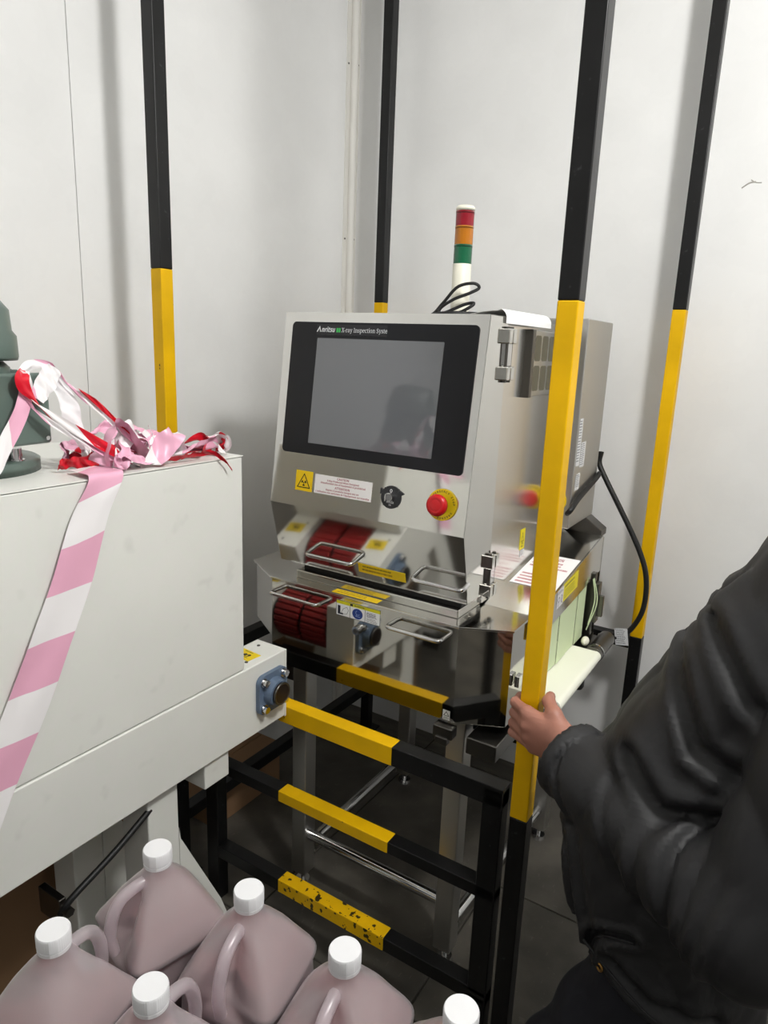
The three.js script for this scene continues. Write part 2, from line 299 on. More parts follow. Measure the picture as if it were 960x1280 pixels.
S.smallTri = stickerMat(canvasTex(180, 240, (g) => { g.fillStyle = '#e9d800'; g.fillRect(0, 0, 180, 240); line(g, 10, '#191705'); g.lineJoin = 'round'; g.beginPath(); g.moveTo(90, 40); g.lineTo(142, 146); g.lineTo(38, 146); g.closePath(); g.stroke(); g.fillStyle = '#191705'; g.fillRect(84, 80, 12, 36); g.beginPath(); g.arc(90, 130, 7, 0, 7); g.fill(); g.strokeRect(60, 168, 60, 40); }));
const dataPlate = (w, h, sd) => stickerMat(canvasTex(w, h, (g) => { g.fillStyle = '#dfe0e2'; g.fillRect(0, 0, w, h); smallLines(g, 10, 12, w - 24, Math.floor(h / 18) - 1, 18, '#4b4d55', 7, sd); }));
S.plateA = dataPlate(140, 220, 3); S.plateB = dataPlate(120, 160, 5); S.plateC = dataPlate(120, 300, 8);
S.miniTri = stickerMat(canvasTex(96, 128, (g) => { g.fillStyle = '#d8d8d4'; g.fillRect(0, 0, 96, 128); line(g, 8, '#222'); g.beginPath(); g.moveTo(48, 18); g.lineTo(82, 72); g.lineTo(14, 72); g.closePath(); g.stroke(); smallLines(g, 12, 88, 72, 3, 11, '#333', 5, 2); }));
// sticker on a plane: centre, x-axis dir, up dir, size
function sticker(name, mat, c, ux, uy, w, h, parent, label) {
  const g = new THREE.BoxGeometry(w, h, 0.0008), X = V(ux).normalize(), Y = V(uy).normalize(), Z = new THREE.Vector3().crossVectors(X, Y);
  g.applyMatrix4(new THREE.Matrix4().makeBasis(X, Y, Z).setPosition(V(c).addScaledVector(Z, 0.0004)));
  const m = obj(name, g, mat, parent); if (label) m.userData.label = label; return m;
}

// ---------------------------------------------------------------- inspection machine
{
  const t = thing('inspection_machine', 'mirror polished stainless steel X-ray inspection machine with tilted screen panel', 'machine');
  const PX0 = -0.83, PX1 = -0.238;
  // front door: tilted panel, undercut below
  const door = obj('front_door', prismX([[-0.185, 1.677], [-0.12, 1.172], [-0.166, 0.993], [-0.286, 0.993], [-0.286, 1.677]], PX0, PX1, 0.0015), M.door, t);
  const base = V([0, 1.172, -0.12]), up = V([0, 0.505, -0.065]).normalize(), nrm = new THREE.Vector3().crossVectors(new THREE.Vector3(1, 0, 0), up);
  const onP = (x, s, off = 0) => { const p = base.clone().addScaledVector(up, s).addScaledVector(nrm, off); return [x, p.y, p.z]; };
  const placeP = (g, x, s, off = 0) => { g.applyMatrix4(new THREE.Matrix4().makeBasis(new THREE.Vector3(1, 0, 0), up, nrm).setPosition(V(onP(x, s, off)))); return g; };
  const bz = obj('screen_bezel', placeP(plate(0.541, 0.343, 0.012, 0.0025), -0.5315, 0.313, 0), M.bezel, door);
  obj('touch_screen', placeP(plate(0.37, 0.272, 0.002, 0.0012), -0.5305, 0.308, 0.0022), M.screen, door);
  const logo = std({ roughness: 0.5, map: canvasTex(1024, 128, (g) => {
    g.fillStyle = '#1d1e22'; g.fillRect(0, 0, 1024, 128); g.fillStyle = '#dfe2e4'; g.textBaseline = 'alphabetic'; g.textAlign = 'left';
    g.strokeStyle = '#e6e8ea'; g.lineWidth = 13; g.beginPath(); g.moveTo(8, 92); g.lineTo(44, 34); g.lineTo(62, 92); g.stroke(); g.font = 'italic bold 84px sans-serif'; g.save(); g.translate(72, 92); g.scale(0.84, 1); g.fillText('nritsu', 0, 0); g.restore();
    g.fillStyle = '#2fae4e'; g.fillRect(300, 42, 28, 52); g.fillRect(333, 42, 28, 52); g.fillStyle = '#dfe2e4'; g.font = '72px serif'; g.save(); g.translate(376, 90); g.scale(0.86, 1); g.fillText('X-ray Inspection System', 0, 0); g.restore();
  }) });
  sticker('logo_print', logo, onP(-0.613, 0.4655, 0.0026), [1, 0, 0], up.toArray(), 0.215, 0.0265, door, 'white and green maker lettering');
  sticker('radiation_sticker', S.rad, onP(-0.719, 0.07), [1, 0, 0], up.toArray(), 0.056, 0.054, door, 'yellow radiation warning sticker');
  sticker('caution_sticker', S.caution, onP(-0.593, 0.069), [1, 0, 0], up.toArray(), 0.18, 0.05, door, 'white caution sticker with red print');
  // key switch
  const ks = obj('key_switch', placeP(new THREE.CylinderGeometry(0.0285, 0.0285, 0.003, 32).rotateX(Math.PI / 2).translate(0, 0, 0.0015), -0.445, 0.066), std({ roughness: 0.5, color: 0x2a2b2e }), door);
  sticker('print', std({ roughness: 0.5, map: canvasTex(128, 128, (g) => { g.fillStyle = '#2a2b2e'; g.fillRect(0, 0, 128, 128); g.strokeStyle = '#e8e8e8'; g.lineWidth = 5; g.beginPath(); g.arc(64, 18, 9, 0, 7); g.stroke(); g.fillStyle = '#e0e0e0'; g.textAlign = 'center'; g.font = 'bold 20px sans-serif'; g.fillText('POWER', 64, 108); g.font = 'bold 15px sans-serif'; g.fillText('ON', 64, 124); }) }), onP(-0.445, 0.066, 0.003), [1, 0, 0], up.toArray(), 0.04, 0.045, ks);
  obj('key_barrel', placeP(new THREE.CylinderGeometry(0.011, 0.0125, 0.014, 24).rotateX(Math.PI / 2).translate(0, 0, 0.008), -0.445, 0.066), M.chrome, ks);
  obj('key', [placeP(bx(-0.0015, 0.0015, -0.009, 0.009, 0.014, 0.03, 0.001), -0.445, 0.066)], M.chrome, ks);
  for (const s of [-1, 1]) obj('wing', placeP(new THREE.CylinderGeometry(0.009, 0.009, 0.003, 3).rotateX(Math.PI / 2).rotateZ(s > 0 ? -0.5 : 0.5 + Math.PI).translate(s * 0.027, 0.012, 0.002), -0.445, 0.066), std({ color: 0x2a2b2e, roughness: 0.5 }), ks);
  // emergency stop
  const estop = (parent, M4) => {
    const a = (g) => g.applyMatrix4(M4);
    const ring = obj('emergency_stop', a(new THREE.CylinderGeometry(0.038, 0.038, 0.004, 40).rotateX(Math.PI / 2).translate(0, 0, 0.002)), M.yellowPlastic, parent); ring.userData.label = 'red mushroom stop button on yellow disc';
    obj('ring_print', a(new THREE.CircleGeometry(0.0375, 40).translate(0, 0, 0.0045)), std({ roughness: 0.5, map: canvasTex(256, 256, (g) => {
      g.fillStyle = '#e9c90a'; g.fillRect(0, 0, 256, 256); g.fillStyle = '#1a1708'; g.textAlign = 'center'; g.font = 'bold 24px sans-serif';
      const arc = (s, a0, da) => { [...s].forEach((c, i) => { g.save(); g.translate(128, 128); g.rotate(a0 + da * (i - (s.length - 1) / 2)); g.fillText(c, 0, -100); g.restore(); }); };
      arc('EMERGENCY STOP', 0.2, 0.19); arc('URGENCE', Math.PI - 0.4, 0.2);
    }) }), ring);
    obj('collar', a(new THREE.CylinderGeometry(0.014, 0.014, 0.018, 24).rotateX(Math.PI / 2).translate(0, 0, 0.012)), M.blackPlastic, ring);
    obj('mushroom_button', a(new THREE.LatheGeometry([[0, 0.04], [0.011, 0.0398], [0.0115, 0.0388], [0.0165, 0.0385], [0.017, 0.0394], [0.022, 0.038], [0.0255, 0.034], [0.0262, 0.028], [0.025, 0.022], [0.013, 0.02]].map((p) => new THREE.Vector2(...p)), 40).rotateX(Math.PI / 2)), M.redPlastic, ring);
  };
  estop(door, new THREE.Matrix4().makeBasis(new THREE.Vector3(1, 0, 0), up, nrm).setPosition(V(onP(-0.303, 0.069, 0.0005))));
  // undercut handles and sticker
  const ub = V([0, 0.993, -0.166]), uu = V([0, 0.179, 0.046]).normalize(), un = new THREE.Vector3().crossVectors(new THREE.Vector3(1, 0, 0), uu);
  const UX = 0.012, onU = (x, s, off = 0) => { const p = ub.clone().addScaledVector(uu, s).addScaledVector(un, off); return [x + UX, p.y, p.z]; };
  const bar = (parent, P, x0, x1, s, off, r = 0.0055) => {
    const h = obj('handle', [tube([P(x0, s, -0.001), P(x0, s, off * 0.6), P(x0 + 0.004, s, off * 0.92), P(x0 + 0.016, s, off), P((x0 + x1) / 2, s, off), P(x1 - 0.016, s, off), P(x1 - 0.004, s, off * 0.92), P(x1, s, off * 0.6), P(x1, s, -0.001)], r, 80, 12, 0.3)], M.chrome, parent); h.userData.label = 'chrome bar handle';
  };
  bar(door, onU, -0.715, -0.565, 0.06, 0.034); bar(door, onU, -0.385, -0.245, 0.06, 0.034);
  sticker('warning_strip', S.strip, onU(-0.4945, 0.035), [1, 0, 0], uu.toArray(), 0.145, 0.027, door, 'narrow yellow warning strip');
  // cabinet behind the door
  const cab = obj('cabinet', bx(-0.815, -0.255, 0.955, 1.675, -0.7, -0.29, 0.002), M.cabinet, t);
  // vent on its right side
  const vent = obj('vent_panel', bx(-0.256, -0.243, 1.483, 1.653, -0.74, -0.478, 0.002), M.satin, cab);
  obj('vent_rail', [bx(-0.256, -0.238, 1.481, 1.655, -0.478, -0.466, 0.002), bx(-0.256, -0.235, 1.481, 1.655, -0.464, -0.45, 0.003)], M.darkSteel, vent);
  for (let k = 0; k < 3; k++) for (const y of [1.53, 1.608]) obj('filter', plate(0.044, 0.066, 0.009, 0.002).rotateY(Math.PI / 2).translate(-0.2445, y, -0.513 - k * 0.053), std({ color: 0x5e5948, roughness: 0.9, bumpMap: tFine, bumpScale: 0.002 }), vent);
  sticker('warning_sticker', S.smallTri, [-0.2545, 1.073, -0.552], [0, 0, -1], [0, 1, 0], 0.036, 0.06, cab, 'small yellow triangle warning sticker');
  sticker('data_label', S.plateB, [-0.2545, 1.03, -0.557], [0, 0, -1], [0, 1, 0], 0.03, 0.02, cab);
  // hinges: two barrels with square ends
  const hinge = (y0, y1, z, x) => {
    const h = obj('hinge', [bx(x - 0.006, x + 0.012, y0 + 0.03, y1 - 0.03, z - 0.017, z + 0.017, 0.006)], M.chrome, t);
    obj('knuckle', [bx(x - 0.004, x + 0.018, y1 - 0.035, y1, z + 0.002, z + 0.022, 0.003), bx(x - 0.004, x + 0.018, y1 - 0.035, y1, z - 0.024, z - 0.002, 0.003), bx(x - 0.004, x + 0.018, y0, y0 + 0.032, z + 0.002, z + 0.022, 0.003), bx(x - 0.004, x + 0.018, y0, y0 + 0.032, z - 0.024, z - 0.002, 0.003)], M.steel, h);
    for (const d of [0.012, -0.013]) obj('pin', cyl([x + 0.007, y0 - 0.005, z + d], [x + 0.007, y1 + 0.004, z + d], 0.005, 0.005, 12), M.darkSteel, h);
  };
  hinge(1.53, 1.65, -0.285, -0.24); hinge(0.985, 1.095, -0.285, -0.24);
  // rear cabinet
  const rear = obj('rear_cabinet', bx(-0.86, -0.17, 1.085, 1.695, -0.958, -0.702, 0.004), M.satin, t);
  estop(rear, new THREE.Matrix4().makeTranslation(-0.221, 1.168, -0.7018));
  sticker('data_plate', S.plateC, [-0.1695, 1.345, -0.726], [0, 0, -1], [0, 1, 0], 0.032, 0.14, rear);
  sticker('data_plate', S.plateA, [-0.1695, 1.305, -0.77], [0, 0, -1], [0, 1, 0], 0.045, 0.075, rear);
  sticker('data_plate', S.plateB, [-0.1695, 1.225, -0.745], [0, 0, -1], [0, 1, 0], 0.04, 0.05, rear);
  obj('bracket', prismZ([[-0.25, 1.03], [-0.192, 1.083], [-0.174, 1.088], [-0.118, 1.05], [-0.118, 1.03]], -0.955, -0.895, 0.002), M.darkSteel, t);
  // lower body with chamfered corners
  const low = obj('lower_body', prismY([[-0.832, -0.13], [-0.24, -0.13], [-0.123, -0.187], [-0.123, -0.305], [-0.262, -0.305], [-0.262, -0.9], [-0.832, -0.9]], 0.69, 0.943, 0.0015), M.mirror, t);
  obj('left_wing', prismY([[-0.834, -0.132], [-0.834, -0.36], [-0.97, -0.36], [-0.97, -0.218]], 0.765, 0.943, 0.0015), M.satin, low);
  obj('ledge', prismY([[-0.834, -0.126], [-0.238, -0.126], [-0.119, -0.184], [-0.119, -0.305], [-0.262, -0.305], [-0.262, -0.9], [-0.83, -0.9], [-0.83, -0.36], [-0.978, -0.36], [-0.978, -0.214]], 0.9435, 0.949, 0.001), M.steel, low);
  obj('gasket_block', bx(-0.775, -0.262, 0.949, 0.972, -0.3, -0.168, 0.003), M.steel, low);
  obj('door_seal', bx(-0.76, -0.262, 0.972, 0.984, -0.3, -0.185, 0.002), M.rubber, low);
  const onF = (x, s, off = 0) => [x, s, -0.13 + off];
  bar(low, onF, -0.81, -0.645, 0.915, 0.036); bar(low, onF, -0.425, -0.272, 0.912, 0.036);
  sticker('warning_strip', S.strip, [-0.552, 0.949, -0.148], [1, 0, 0], [0, 0, -1], 0.145, 0.026, low, 'narrow yellow warning strip');
  sticker('safety_sticker', S.safety, [-0.534, 0.912, -0.13], [1, 0, 0], [0, 1, 0], 0.141, 0.044, low, 'white pictogram sticker with blue disc');
  sticker('warning_sticker', S.miniTri, [-0.258, 0.706, -0.13], [1, 0, 0], [0, 1, 0], 0.02, 0.026, low);
  const lk = obj('lock', cyl([-0.533, 0.864, -0.131], [-0.533, 0.864, -0.118], 0.0125, 0.0115), M.chrome, low);
  obj('keyhole', cyl([-0.533, 0.864, -0.1181], [-0.533, 0.864, -0.1165], 0.006, 0.006, 16), M.darkSteel, lk);
  obj('latch', [bx(-0.282, -0.228, 0.655, 0.685, -0.135, -0.105, 0.003), bx(-0.272, -0.238, 0.64, 0.66, -0.118, -0.098, 0.003)], M.darkSteel, low);
  obj('latch', [bx(-0.12, -0.108, 0.79, 0.82, -0.24, -0.215, 0.002)], M.chrome, low);
  // tunnel hood at the outlet side
  const hood = obj('tunnel_hood', [
    prismX([[-0.305, 0.943], [-0.305, 0.949], [-0.89, 1.036], [-0.89, 1.03]], -0.262, -0.11, 0),
    prismX([[-0.305, 0.949], [-0.89, 1.036], [-0.89, 0.92], [-0.44, 0.885], [-0.305, 0.88]], -0.114, -0.108, 0),
    bx(-0.262, -0.108, 0.69, 1.03, -0.9, -0.893)], M.steel, t);
  const kx = V([1, 0, 0]), ky = V([0, 0.087, -0.585]).normalize();
  sticker('caution_label', S.bigLabel, [-0.18, 0.949 + 0.149 * 0.26 + 0.0008, -0.565], kx.toArray(), ky.toArray(), 0.132, 0.22, hood, 'large white label with red print');
  sticker('yellow_label', S.yellowLabel, [-0.1075, 0.957, -0.575], [0, 0.07, -0.98], [0, 1, 0.02], 0.13, 0.052, hood, 'yellow print label');
  sticker('icon_label', S.whiteIcon, [-0.1075, 0.948, -0.485], [0, 0.07, -0.98], [0, 1, 0.02], 0.05, 0.052, hood, 'white pictogram label');
  const cw = 0.083;
  for (let k = 0; k < 5; k++) obj('curtain_strip', bx(-0.1165 - 0.002 * (k % 2), -0.1145 - 0.002 * (k % 2), 0.729, 0.94, -0.366 - (k + 1) * cw + 0.003, -0.366 - k * cw, 0.0008), M.curtain, hood);
  obj('guide_post', [bx(-0.13, -0.1, 0.72, 0.93, -0.84, -0.815, 0.002), bx(-0.1, -0.085, 0.77, 0.9, -0.845, -0.81, 0.002), bx(-0.09, -0.07, 0.79, 0.86, -0.835, -0.82, 0.002)], M.darkSteel, t);
  const wires = obj('curtain_wire', [tube([[-0.1, 0.92, -0.79], [-0.09, 0.85, -0.795], [-0.1, 0.77, -0.785]], 0.002, 16, 6), tube([[-0.1, 0.92, -0.8], [-0.085, 0.84, -0.805], [-0.105, 0.75, -0.79]], 0.002, 16, 6)], M.curtain, hood);
  // belt conveyor through the tunnel
  const bs = new THREE.Shape(); bs.moveTo(-0.95, -0.014); bs.lineTo(-0.045, -0.014); bs.absarc(-0.045, 0, 0.014, -Math.PI / 2, Math.PI / 2); bs.lineTo(-0.95, 0.014); bs.absarc(-0.95, 0, 0.014, Math.PI / 2, Math.PI * 1.5);
  const bg = new THREE.ExtrudeGeometry(bs, { depth: 0.37, bevelEnabled: true, bevelSize: 0.002, bevelThickness: 0.003, curveSegments: 16 }).translate(0, 0.71, -0.7);
  const belt = obj('conveyor_belt', bg, M.belt, t);
  obj('end_roller', [cyl([-0.055, 0.708, -0.86], [-0.055, 0.708, -0.704], 0.026), bx(-0.3, -0.07, 0.69, 0.712, -0.86, -0.706, 0.004)], M.darkSteel, belt);
  obj('guide_pin', [new THREE.SphereGeometry(0.012, 16, 12).scale(1, 1.2, 1.5).translate(-0.09, 0.735, -0.735)], M.cream, belt);
  obj('roller_ring', cyl([-0.055, 0.708, -0.735], [-0.055, 0.708, -0.727], 0.0275), M.chrome, belt);
  obj('tension_knob', [cyl([-0.08, 0.62, -0.66], [-0.08, 0.69, -0.66], 0.02), cyl([-0.08, 0.612, -0.66], [-0.08, 0.62, -0.66], 0.016, 0.02)], M.blackPlastic, belt);
  obj('bed', [bx(-0.9, -0.09, 0.64, 0.693, -0.72, -0.31, 0.003)], M.darkSteel, t);
  // under frame and legs
  const TY = FLOOR + 0.045;
  for (const [x, z] of [[-0.755, -0.19], [-0.245, -0.19], [-0.755, -0.83], [-0.2, -0.83]]) {
    const l = obj('leg', bx(x - 0.026, x + 0.026, TY, 0.69, z - 0.026, z + 0.026, 0.004), M.satin, t);
    obj('levelling_foot', [cyl([x, FLOOR + 0.012, z], [x, TY, z], 0.007, 0.007, 12), cyl([x, FLOOR + 0.001, z], [x, FLOOR + 0.014, z], 0.026, 0.022), cyl([x, TY - 0.006, z], [x, TY, z], 0.013, 0.013, 6)], M.chrome, l);
  }
  const R = 0.0165;
  obj('cross_bar', [cyl([-0.73, 0.105, -0.19], [-0.27, 0.105, -0.19], R)], M.chrome, t);
  obj('cross_bar', [cyl([-0.755, 0.04, -0.21], [-0.755, 0.04, -0.81], R)], M.chrome, t);
  obj('cross_bar', [cyl([-0.235, 0.04, -0.21], [-0.205, 0.04, -0.81], R)], M.chrome, t);
  obj('under_tray', [bx(-0.84, -0.12, 0.60, 0.64, -0.88, -0.84, 0.003), bx(-0.84, -0.79, 0.6, 0.69, -0.88, -0.2, 0.003), bx(-0.2, -0.12, 0.62, 0.665, -0.84, -0.13, 0.003)], M.darkSteel, t);
}
// signal tower
{
  const t = thing('signal_tower', 'slim signal tower with red amber and green segments on the machine', 'signal light', [-0.45, 1.6755, -0.45]);
  const k = 0.0245;
  const lat = (pts) => new THREE.LatheGeometry(pts.map((p) => new THREE.Vector2(...p)), 40);
  const ribbed = (y0, y1) => { const g = new THREE.CylinderGeometry(k * 0.96, k * 0.96, y1 - y0, 72, 1, false); const p = g.attributes.position; for (let i = 0; i < p.count; i++) { const a = Math.atan2(p.getZ(i), p.getX(i)), r = Math.hypot(p.getX(i), p.getZ(i)); if (r > 0.01) { const f = 1 + 0.02 * Math.cos(a * 36); p.setX(i, p.getX(i) * f); p.setZ(i, p.getZ(i) * f); } } g.computeVertexNormals(); return g.translate(0, (y0 + y1) / 2, 0); };
  obj('base_tube', lat([[0.001, 0], [k + 0.006, 0], [k + 0.006, 0.006], [k, 0.009], [k, 0.142], [0.001, 0.142]]), M.cream, t);
  const lens = (c) => std({ color: c, roughness: 0.18, transmission: 0.25, ior: 1.45, clearcoat: 0.5 });
  const seg = (n, y0, y1, c) => { const m = obj(n, ribbed(y0, y1 - 0.006), lens(c), t); obj('ring', lat([[0.001, y1 - 0.006], [k, y1 - 0.006], [k, y1], [0.001, y1]]), lens(c), m); };
  seg('green_segment', 0.142, 0.19, 0x0a6a45); seg('amber_segment', 0.19, 0.236, 0xc77a10); seg('red_segment', 0.236, 0.273, 0x9c1026);
  obj('top_cap', lat([[0.001, 0.273], [k, 0.273], [k, 0.281], [k - 0.004, 0.286], [0.001, 0.287]]), M.cream, t);
}
// loose cable on top of the machine
tag(obj('loose_cable', [tube([[-0.6, 1.6805, -0.45], [-0.51, 1.684, -0.4], [-0.475, 1.715, -0.4], [-0.435, 1.755, -0.4], [-0.395, 1.765, -0.41], [-0.382, 1.755, -0.42], [-0.4, 1.742, -0.41], [-0.445, 1.724, -0.4], [-0.48, 1.7, -0.395], [-0.47, 1.683, -0.39], [-0.42, 1.69, -0.385], [-0.39, 1.705, -0.39], [-0.385, 1.715, -0.4], [-0.41, 1.712, -0.4], [-0.46, 1.69, -0.385], [-0.5, 1.681, -0.38]], 0.0042, 200, 8), tube([[-0.49, 1.6835, -0.37], [-0.43, 1.6875, -0.35], [-0.37, 1.688, -0.4], [-0.33, 1.69, -0.52], [-0.3, 1.694, -0.64]], 0.005, 50, 8)], M.rubber), 'thin black cable coiled loosely at the foot of the signal tower', 'cable');
// sheet of paper lying over the cabinet edge
{
  const nx = 24, nz = 12, w = 0.29, P = new THREE.PlaneGeometry(1, 1, nx, nz), p = P.attributes.position;
  for (let i = 0; i < p.count; i++) {
    const u = p.getX(i) + 0.5, v = p.getY(i) + 0.5; // u across the edge, v along z
    const s = u * 0.15, z = -0.262 - v * w - 0.02 * u * v;
    let x, y; const a = 0.095;
    if (s < a) { x = -0.35 + s; y = 1.6765 + 0.018 * Math.sin(Math.PI * Math.min(1, s / a) * 0.5) * (0.75 + 0.25 * Math.sin(v * 3)); }
    else { const q = (s - a) / 0.03; const th = Math.min(1.35, q * 1.1); x = -0.255 + 0.022 * Math.sin(th); y = 1.6945 - 0.024 * (1 - Math.cos(th)) - Math.max(0, q * 1.1 - 1.35) * 0.022; }
    p.setXYZ(i, x, y, z);
  }
  P.computeVertexNormals();
  tag(obj('paper_sheet', P, M.paper), 'white sheet of paper bent over the cabinet top edge', 'paper');
}
// power cables beside the rear cabinet
{
  const t = thing('power_cable', 'thick black power cable looping down beside the rear yellow post', 'cable');
  obj('lead', tube([[-0.17, 1.29, -0.985], [-0.172, 1.251, -0.985], [-0.142, 1.202, -0.975], [-0.102, 1.141, -0.97], [-0.049, 1.056, -0.97], [-0.008, 0.983, -0.97], [0.017, 0.921, -0.97], [0.027, 0.855, -0.97], [0.023, 0.784, -0.97], [-0.002, 0.721, -0.97], [-0.03, 0.69, -0.965], [-0.055, 0.677, -0.955]], 0.0085, 90, 10), M.rubber, t);
  obj('connector', cyl([-0.055, 0.677, -0.955], [-0.095, 0.685, -0.925], 0.008), M.cream, t);
  const tg = obj('cable_tag', new THREE.BoxGeometry(0.042, 0.058, 0.0008).rotateZ(0.18).translate(-0.028, 0.689, -0.952), S.plateA, t); tg.userData.label = 'white paper tag';
  tag(obj('power_cable', tube([[-0.163, 1.222, -0.96], [-0.16, 1.212, -0.917], [-0.16, 1.176, -0.752], [-0.16, 1.152, -0.68], [-0.175, 1.135, -0.7], [-0.19, 1.125, -0.745]], 0.008, 50, 10), M.rubber), 'black cable running across the side of the rear cabinet', 'cable');
}

// ---------------------------------------------------------------- white conveyor with cover box
{
  const t = thing('box_conveyor', 'off-white painted conveyor with a tall cover box and gear motor', 'conveyor');
  const X1 = -0.65, X0 = -1.08, ZE = 0.025;
  const cover = obj('cover_box', metreUV(bx(X0, X1 - 0.002, 0.8335, 1.3485, 0.174, 1.75, 0.004)), M.white, t);
  obj('lid', metreUV(bx(X0 + 0.0, X1 - 0.0005, 1.3488, 1.351, 0.172, 1.75, 0.0008)), M.white, cover);
  for (const [a, b, n] of [[X1 - 0.1, X1, 'side_beam'], [X0, X0 + 0.1, 'side_beam']]) {
    const m = obj(n, metreUV(bx(a, b, 0.645, 0.832, ZE, 1.75, 0.003)), M.white, t);
    sticker('warning_sticker', S.pinch, [(a + b) / 2 - 0.008, 0.832, ZE + 0.085], [0.995, 0, 0.1], [0.1, 0, -0.995], 0.064, 0.044, m, 'yellow hand crush warning sticker');
    obj('screw', cyl([b - 0.028, 0.831, 0.14], [b - 0.028, 0.8335, 0.14], 0.005, 0.004, 12), M.darkSteel, m);
    obj('screw', cyl([a + 0.03, 0.831, ZE + 0.025], [a + 0.03, 0.8335, ZE + 0.025], 0.005, 0.004, 12), M.darkSteel, m);
    const seam = obj('end_plate', metreUV(bx(a + 0.001, b + 0.0015, 0.643, 0.8325, ZE - 0.002, ZE + 0.004, 0.001)), M.white, m);
  }
  // red slatted belt between the beams, wrapped around the end
  const zc = ZE + 0.085, rc = 0.078, pitch = 0.02, sl = [];
  const slatG = new RoundedBoxGeometry(0.096, 0.011, 0.017, 1, 0.004);
  const beltPart = obj('belt_core', [bx(X0 + 0.103, X1 - 0.103, 0.66, 0.81, zc, 1.7), cyl([X0 + 0.103, 0.738, zc], [X1 - 0.103, 0.738, zc], rc - 0.008)], M.rubber, t);
  const put = (y, z, a) => { for (const s of [-1, 1]) { const m = obj('belt_slat', slatG, M.beltRed, beltPart); m.position.set((X0 + X1) / 2 + s * 0.054, y, z); m.rotation.x = a; } };
  for (let k = 0; k < 9; k++) put(0.738 + rc - 0.002, zc + 0.01 + k * pitch, 0);
  for (let k = 0; k <= 11; k++) { const a = (k * pitch) / rc; put(0.738 + Math.cos(a) * (rc - 0.002), zc - Math.sin(a) * (rc - 0.002), -a); }
  // flange bearing
  const fb = obj('flange_bearing', (() => { const g = plate(0.104, 0.104, 0.02, 0.012); return [g.rotateY(Math.PI / 2).translate(X1 + 0.001, 0.746, 0.086), cyl([X1 + 0.01, 0.746, 0.086], [X1 + 0.034, 0.746, 0.086], 0.038, 0.033, 32)]; })(), M.bearing, t); fb.userData.label = 'blue-grey cast flange bearing';
  for (const [dy, dz] of [[1, 1], [1, -1], [-1, 1], [-1, -1]]) { const bo = obj('bolt', [cyl([X1 + 0.013, 0.746 + dy * 0.036, 0.086 + dz * 0.036], [X1 + 0.016, 0.746 + dy * 0.036, 0.086 + dz * 0.036], 0.0115, 0.0115, 20), cyl([X1 + 0.016, 0.746 + dy * 0.036, 0.086 + dz * 0.036], [X1 + 0.026, 0.746 + dy * 0.036, 0.086 + dz * 0.036], 0.0095, 0.0095, 6)], M.chrome, fb); }
  obj('bearing_cap', [cyl([X1 + 0.034, 0.746, 0.086], [X1 + 0.042, 0.746, 0.086], 0.0275, 0.0265, 32)], std({ color: 0x2b211d, roughness: 0.35, metalness: 0.6 }), fb);
  obj('inner_ring', new THREE.TorusGeometry(0.0265, 0.003, 10, 36).rotateY(Math.PI / 2).translate(X1 + 0.04, 0.746, 0.086), M.darkSteel, fb);
  // bracket under the beam and the leg
  obj('bracket', metreUV(bx(X1 - 0.14, X1 - 0.012, 0.572, 0.647, 0.22, 0.298, 0.003)), M.white, t);
  obj('bracket', metreUV(bx(X0, X0 + 0.128, 0.572, 0.647, 0.22, 0.298, 0.003)), M.white, t);
  for (const x of [X1 - 0.07, X0 + 0.07]) {
    const l = obj('leg', metreUV(bx(x - 0.045, x + 0.045, FLOOR + 0.012, 0.645, 0.367, 0.45, 0.004)), M.white, t);
    obj('gusset', metreUV(prismX([[0.367, 0.51], [0.362, 0.478], [0.24, 0.22], [0.14, FLOOR + 0.012], [0.367, FLOOR + 0.012]], x - 0.045, x + 0.045, 0.002)), M.white, l);
    obj('base_plate', metreUV(bx(x - 0.08, x + 0.08, FLOOR, FLOOR + 0.012, 0.12, 0.47, 0.002)), M.white, l);
  }
  for (const x of [X1 - 0.07, X0 + 0.07]) obj('leg', metreUV(bx(x - 0.045, x + 0.045, FLOOR, 0.645, 1.56, 1.64, 0.004)), M.white, t);
  obj('strap', tube([[X1 - 0.03, 0.6, 0.44], [X1 - 0.02, 0.565, 0.54], [X1 - 0.014, 0.535, 0.64], [X1 - 0.03, 0.5, 0.66]], 0.007, 40, 6), M.rubber, t);
  obj('tie_bracket', [metreUV(bx(X1 - 0.1, X1 - 0.03, 0.47, 0.53, 0.645, 0.66, 0.002)), cyl([X1 - 0.03, 0.51, 0.652], [X1 - 0.008, 0.51, 0.652], 0.01, 0.01, 6)], M.darkSteel, t);
  // gear motor standing on the cover
  const mx = -0.876, mz = 0.645, my = 1.351;
  const L = (pts, n = 40) => new THREE.LatheGeometry(pts.map((p) => new THREE.Vector2(...p)), n).translate(mx, my, mz);
  const mo = obj('gear_motor', [L([[0.001, 0], [0.118, 0], [0.118, 0.02], [0.112, 0.024], [0.075, 0.026], [0.07, 0.05], [0.066, 0.06], [0.001, 0.06]])], M.motor, t); mo.userData.label = 'dark green-grey vertical gear motor';
  obj('motor_body', [L([[0.001, 0.06], [0.075, 0.06], [0.08, 0.07], [0.08, 0.185], [0.07, 0.195], [0.001, 0.195]])], M.motor, mo);
  const finG = []; for (let k = 0; k < 24; k++) { const a = k * Math.PI / 12; if (Math.abs(((a - 0.55 + Math.PI) % (2 * Math.PI)) - Math.PI) < 0.45) continue; obj('fin', bx(0.078, 0.094, 0.075, 0.18, -0.0025, 0.0025, 0.001).rotateY(a).translate(mx, my, mz), M.motor, mo); }
